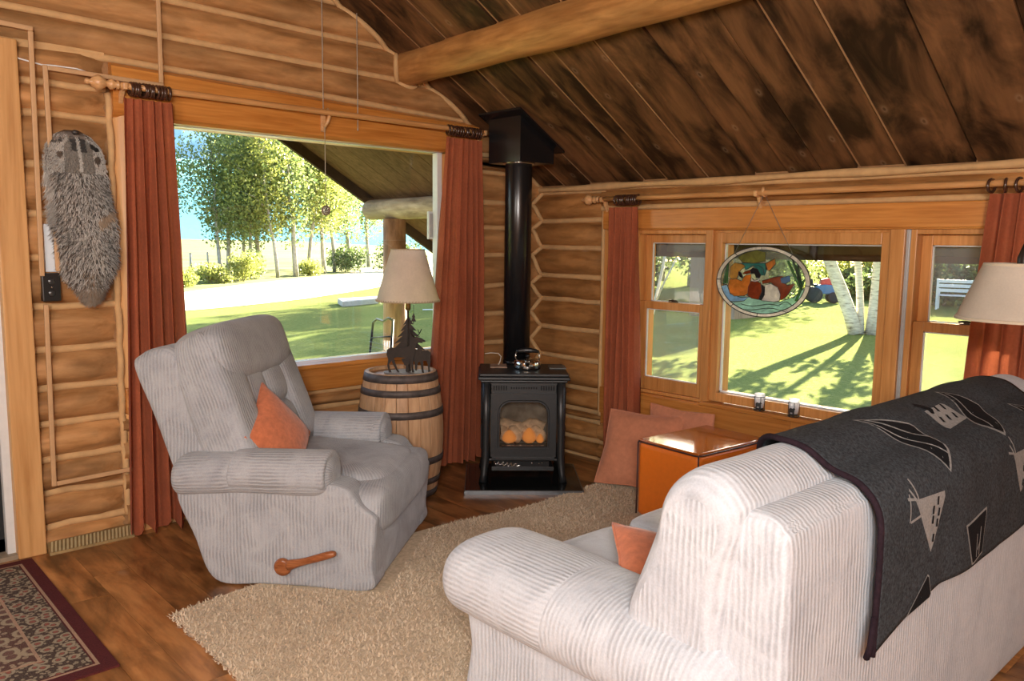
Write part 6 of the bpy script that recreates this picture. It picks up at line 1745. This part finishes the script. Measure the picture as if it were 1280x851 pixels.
mb = MB(); mb.tube([(.0, 0, 1.2), (.12, 0, 1.45)], .02, 6); mb.tube([(.12+.0*math.cos(a), .17*math.cos(a), 1.45+.17*math.sin(a)) for a in np.linspace(0, 2*PI, 16, endpoint=False)], .018, 6, closed=True); mb.build('steering_wheel', [TY], tr)
for (x, s, rr) in ((-.65, 1, .30), (-.65, -1, .30), (.35, 1, .42), (.35, -1, .42)):
    mb = MB(); mb.lathe([(rr*.55, -.10), (rr*.95, -.10), (rr, -.05), (rr, .05), (rr*.95, .10), (rr*.55, .10)], 24, (x, s*.46, rr), axis='y'); wq = mb.build('wheel', [TY], tr)
    mb = MB(); mb.lathe([(.001, -.05), (rr*.55, -.09), (rr*.55, .09), (.001, .05)], 18, (x, s*.46, rr), axis='y'); mb.build('rim', [RIM], wq)
# pale garden bench seen in the far right window
gbn = thing('garden_bench', 'pale blue grey garden bench in the shade seen in the window beside the lamp', 'bench', (22.6, 4.4, G), PI/2+.25)
PB = plain('bench_paint', (.62, .70, .78), .6)
mb = MB()
for k in range(4): mb.box(-.8, .8, -.30+k*.13, -.20+k*.13, .42, .45)
mb.build('seat', [PB], gbn)
mb = MB()
for k in range(3): mb.box(-.8, .8, .24, .27, .55+k*.14, .65+k*.14)
mb.box(-.8, -.74, .24, .28, .0, .95); mb.box(.74, .8, .24, .28, 0, .95); mb.build('backrest', [PB], gbn)
for sx in (-1, 1):
    mb = MB(); mb.box(sx*.77-.03, sx*.77+.03, -.30, -.24, 0, .62); mb.box(sx*.77-.03, sx*.77+.03, -.30, .26, .60, .63); mb.build('leg', [PB], gbn)

# ------------------------------------------------------------------ light
SUN_AZ = Vector((.936, .353, 0)); EL = math.radians(17.5)
sd = Vector((SUN_AZ.x*math.cos(EL), SUN_AZ.y*math.cos(EL), math.sin(EL)))
sl_ = bpy.data.lights.new('sun', 'SUN'); sl_.energy = 74.0; sl_.angle = math.radians(.53); sl_.color = (1, .86, .62)
so = bpy.data.objects.new('sun', sl_); COL.objects.link(so); so.rotation_euler = sd.to_track_quat('Z', 'Y').to_euler(); so.location = (20, 8, 10)
wd = bpy.data.worlds.new('world'); S.world = wd; wd.use_nodes = True; nt = wd.node_tree; nt.nodes.clear()
sk = nt.nodes.new('ShaderNodeTexSky'); sk.sky_type = 'NISHITA'; sk.sun_disc = False; sk.sun_elevation = EL; sk.sun_rotation = math.atan2(SUN_AZ.x, SUN_AZ.y); sk.dust_density = 2.0; sk.air_density = 1.0
bg = nt.nodes.new('ShaderNodeBackground'); bg.inputs[1].default_value = .7
wo = nt.nodes.new('ShaderNodeOutputWorld'); nt.links.new(sk.outputs[0], bg.inputs[0]); nt.links.new(bg.outputs[0], wo.inputs[0])
def area(name, loc, target, size, power, color):
    l = bpy.data.lights.new(name, 'AREA'); l.shape = 'RECTANGLE'; l.size, l.size_y = size; l.energy = power; l.color = color
    o = bpy.data.objects.new(name, l); COL.objects.link(o); o.location = loc
    o.rotation_euler = (Vector(target)-Vector(loc)).to_track_quat('-Z', 'Y').to_euler(); return o
area('camera_flash', (-4.40, -4.55, 1.95), (-1.6, -1.2, 1.0), (.35, .25), 24, (1, .99, .98))
def fill_point(name, loc, power, color, r):
    l = bpy.data.lights.new(name, 'POINT'); l.energy = power; l.color = color; l.shadow_soft_size = r
    o = bpy.data.objects.new(name, l); COL.objects.link(o); o.location = loc; return o
fill_point('rear_fill', (-5.7, -5.9, 2.2), 620, (1, .97, .95), .5)  # added unseen fill behind the camera, brightens ceiling and room
fill_point('left_fill', (-5.3, -2.7, 2.1), 110, (1, .95, .88), .4)  # added unseen fill that brightens the left logs and the recliner

# ------------------------------------------------------------------ camera
f_, yaw, pitch, roll = 1012.52213, .743140384, .120542316, .0117914018
cd = bpy.data.cameras.new('camera'); cam = bpy.data.objects.new('camera', cd); COL.objects.link(cam)
cd.sensor_fit = 'HORIZONTAL'; cd.sensor_width = 36; cd.lens = f_*36/1280; cd.clip_start = .05; cd.clip_end = 5000
fw = Vector((math.sin(yaw)*math.cos(pitch), math.cos(yaw)*math.cos(pitch), -math.sin(pitch))); rt = Vector((math.cos(yaw), -math.sin(yaw), 0)); up = rt.cross(fw)
r2v = rt*math.cos(roll)+up*math.sin(roll); u2v = -rt*math.sin(roll)+up*math.cos(roll)
M = Matrix((r2v, u2v, -fw)).transposed().to_4x4(); M.translation = Vector((-4.32501889, -4.43820216, 1.55)); cam.matrix_world = M
S.camera = cam
S.view_settings.view_transform = 'Standard'; S.view_settings.look = 'None'; S.view_settings.gamma = 1; S.view_settings.exposure = 0.12
S.view_settings.use_curve_mapping = False
S.cycles.max_bounces = 8; S.cycles.transparent_max_bounces = 24; S.cycles.diffuse_bounces = 4; S.cycles.glossy_bounces = 4
S.cycles.caustics_reflective = False; S.cycles.caustics_refractive = False; S.cycles.sample_clamp_indirect = 6
S.cycles.use_denoising = True
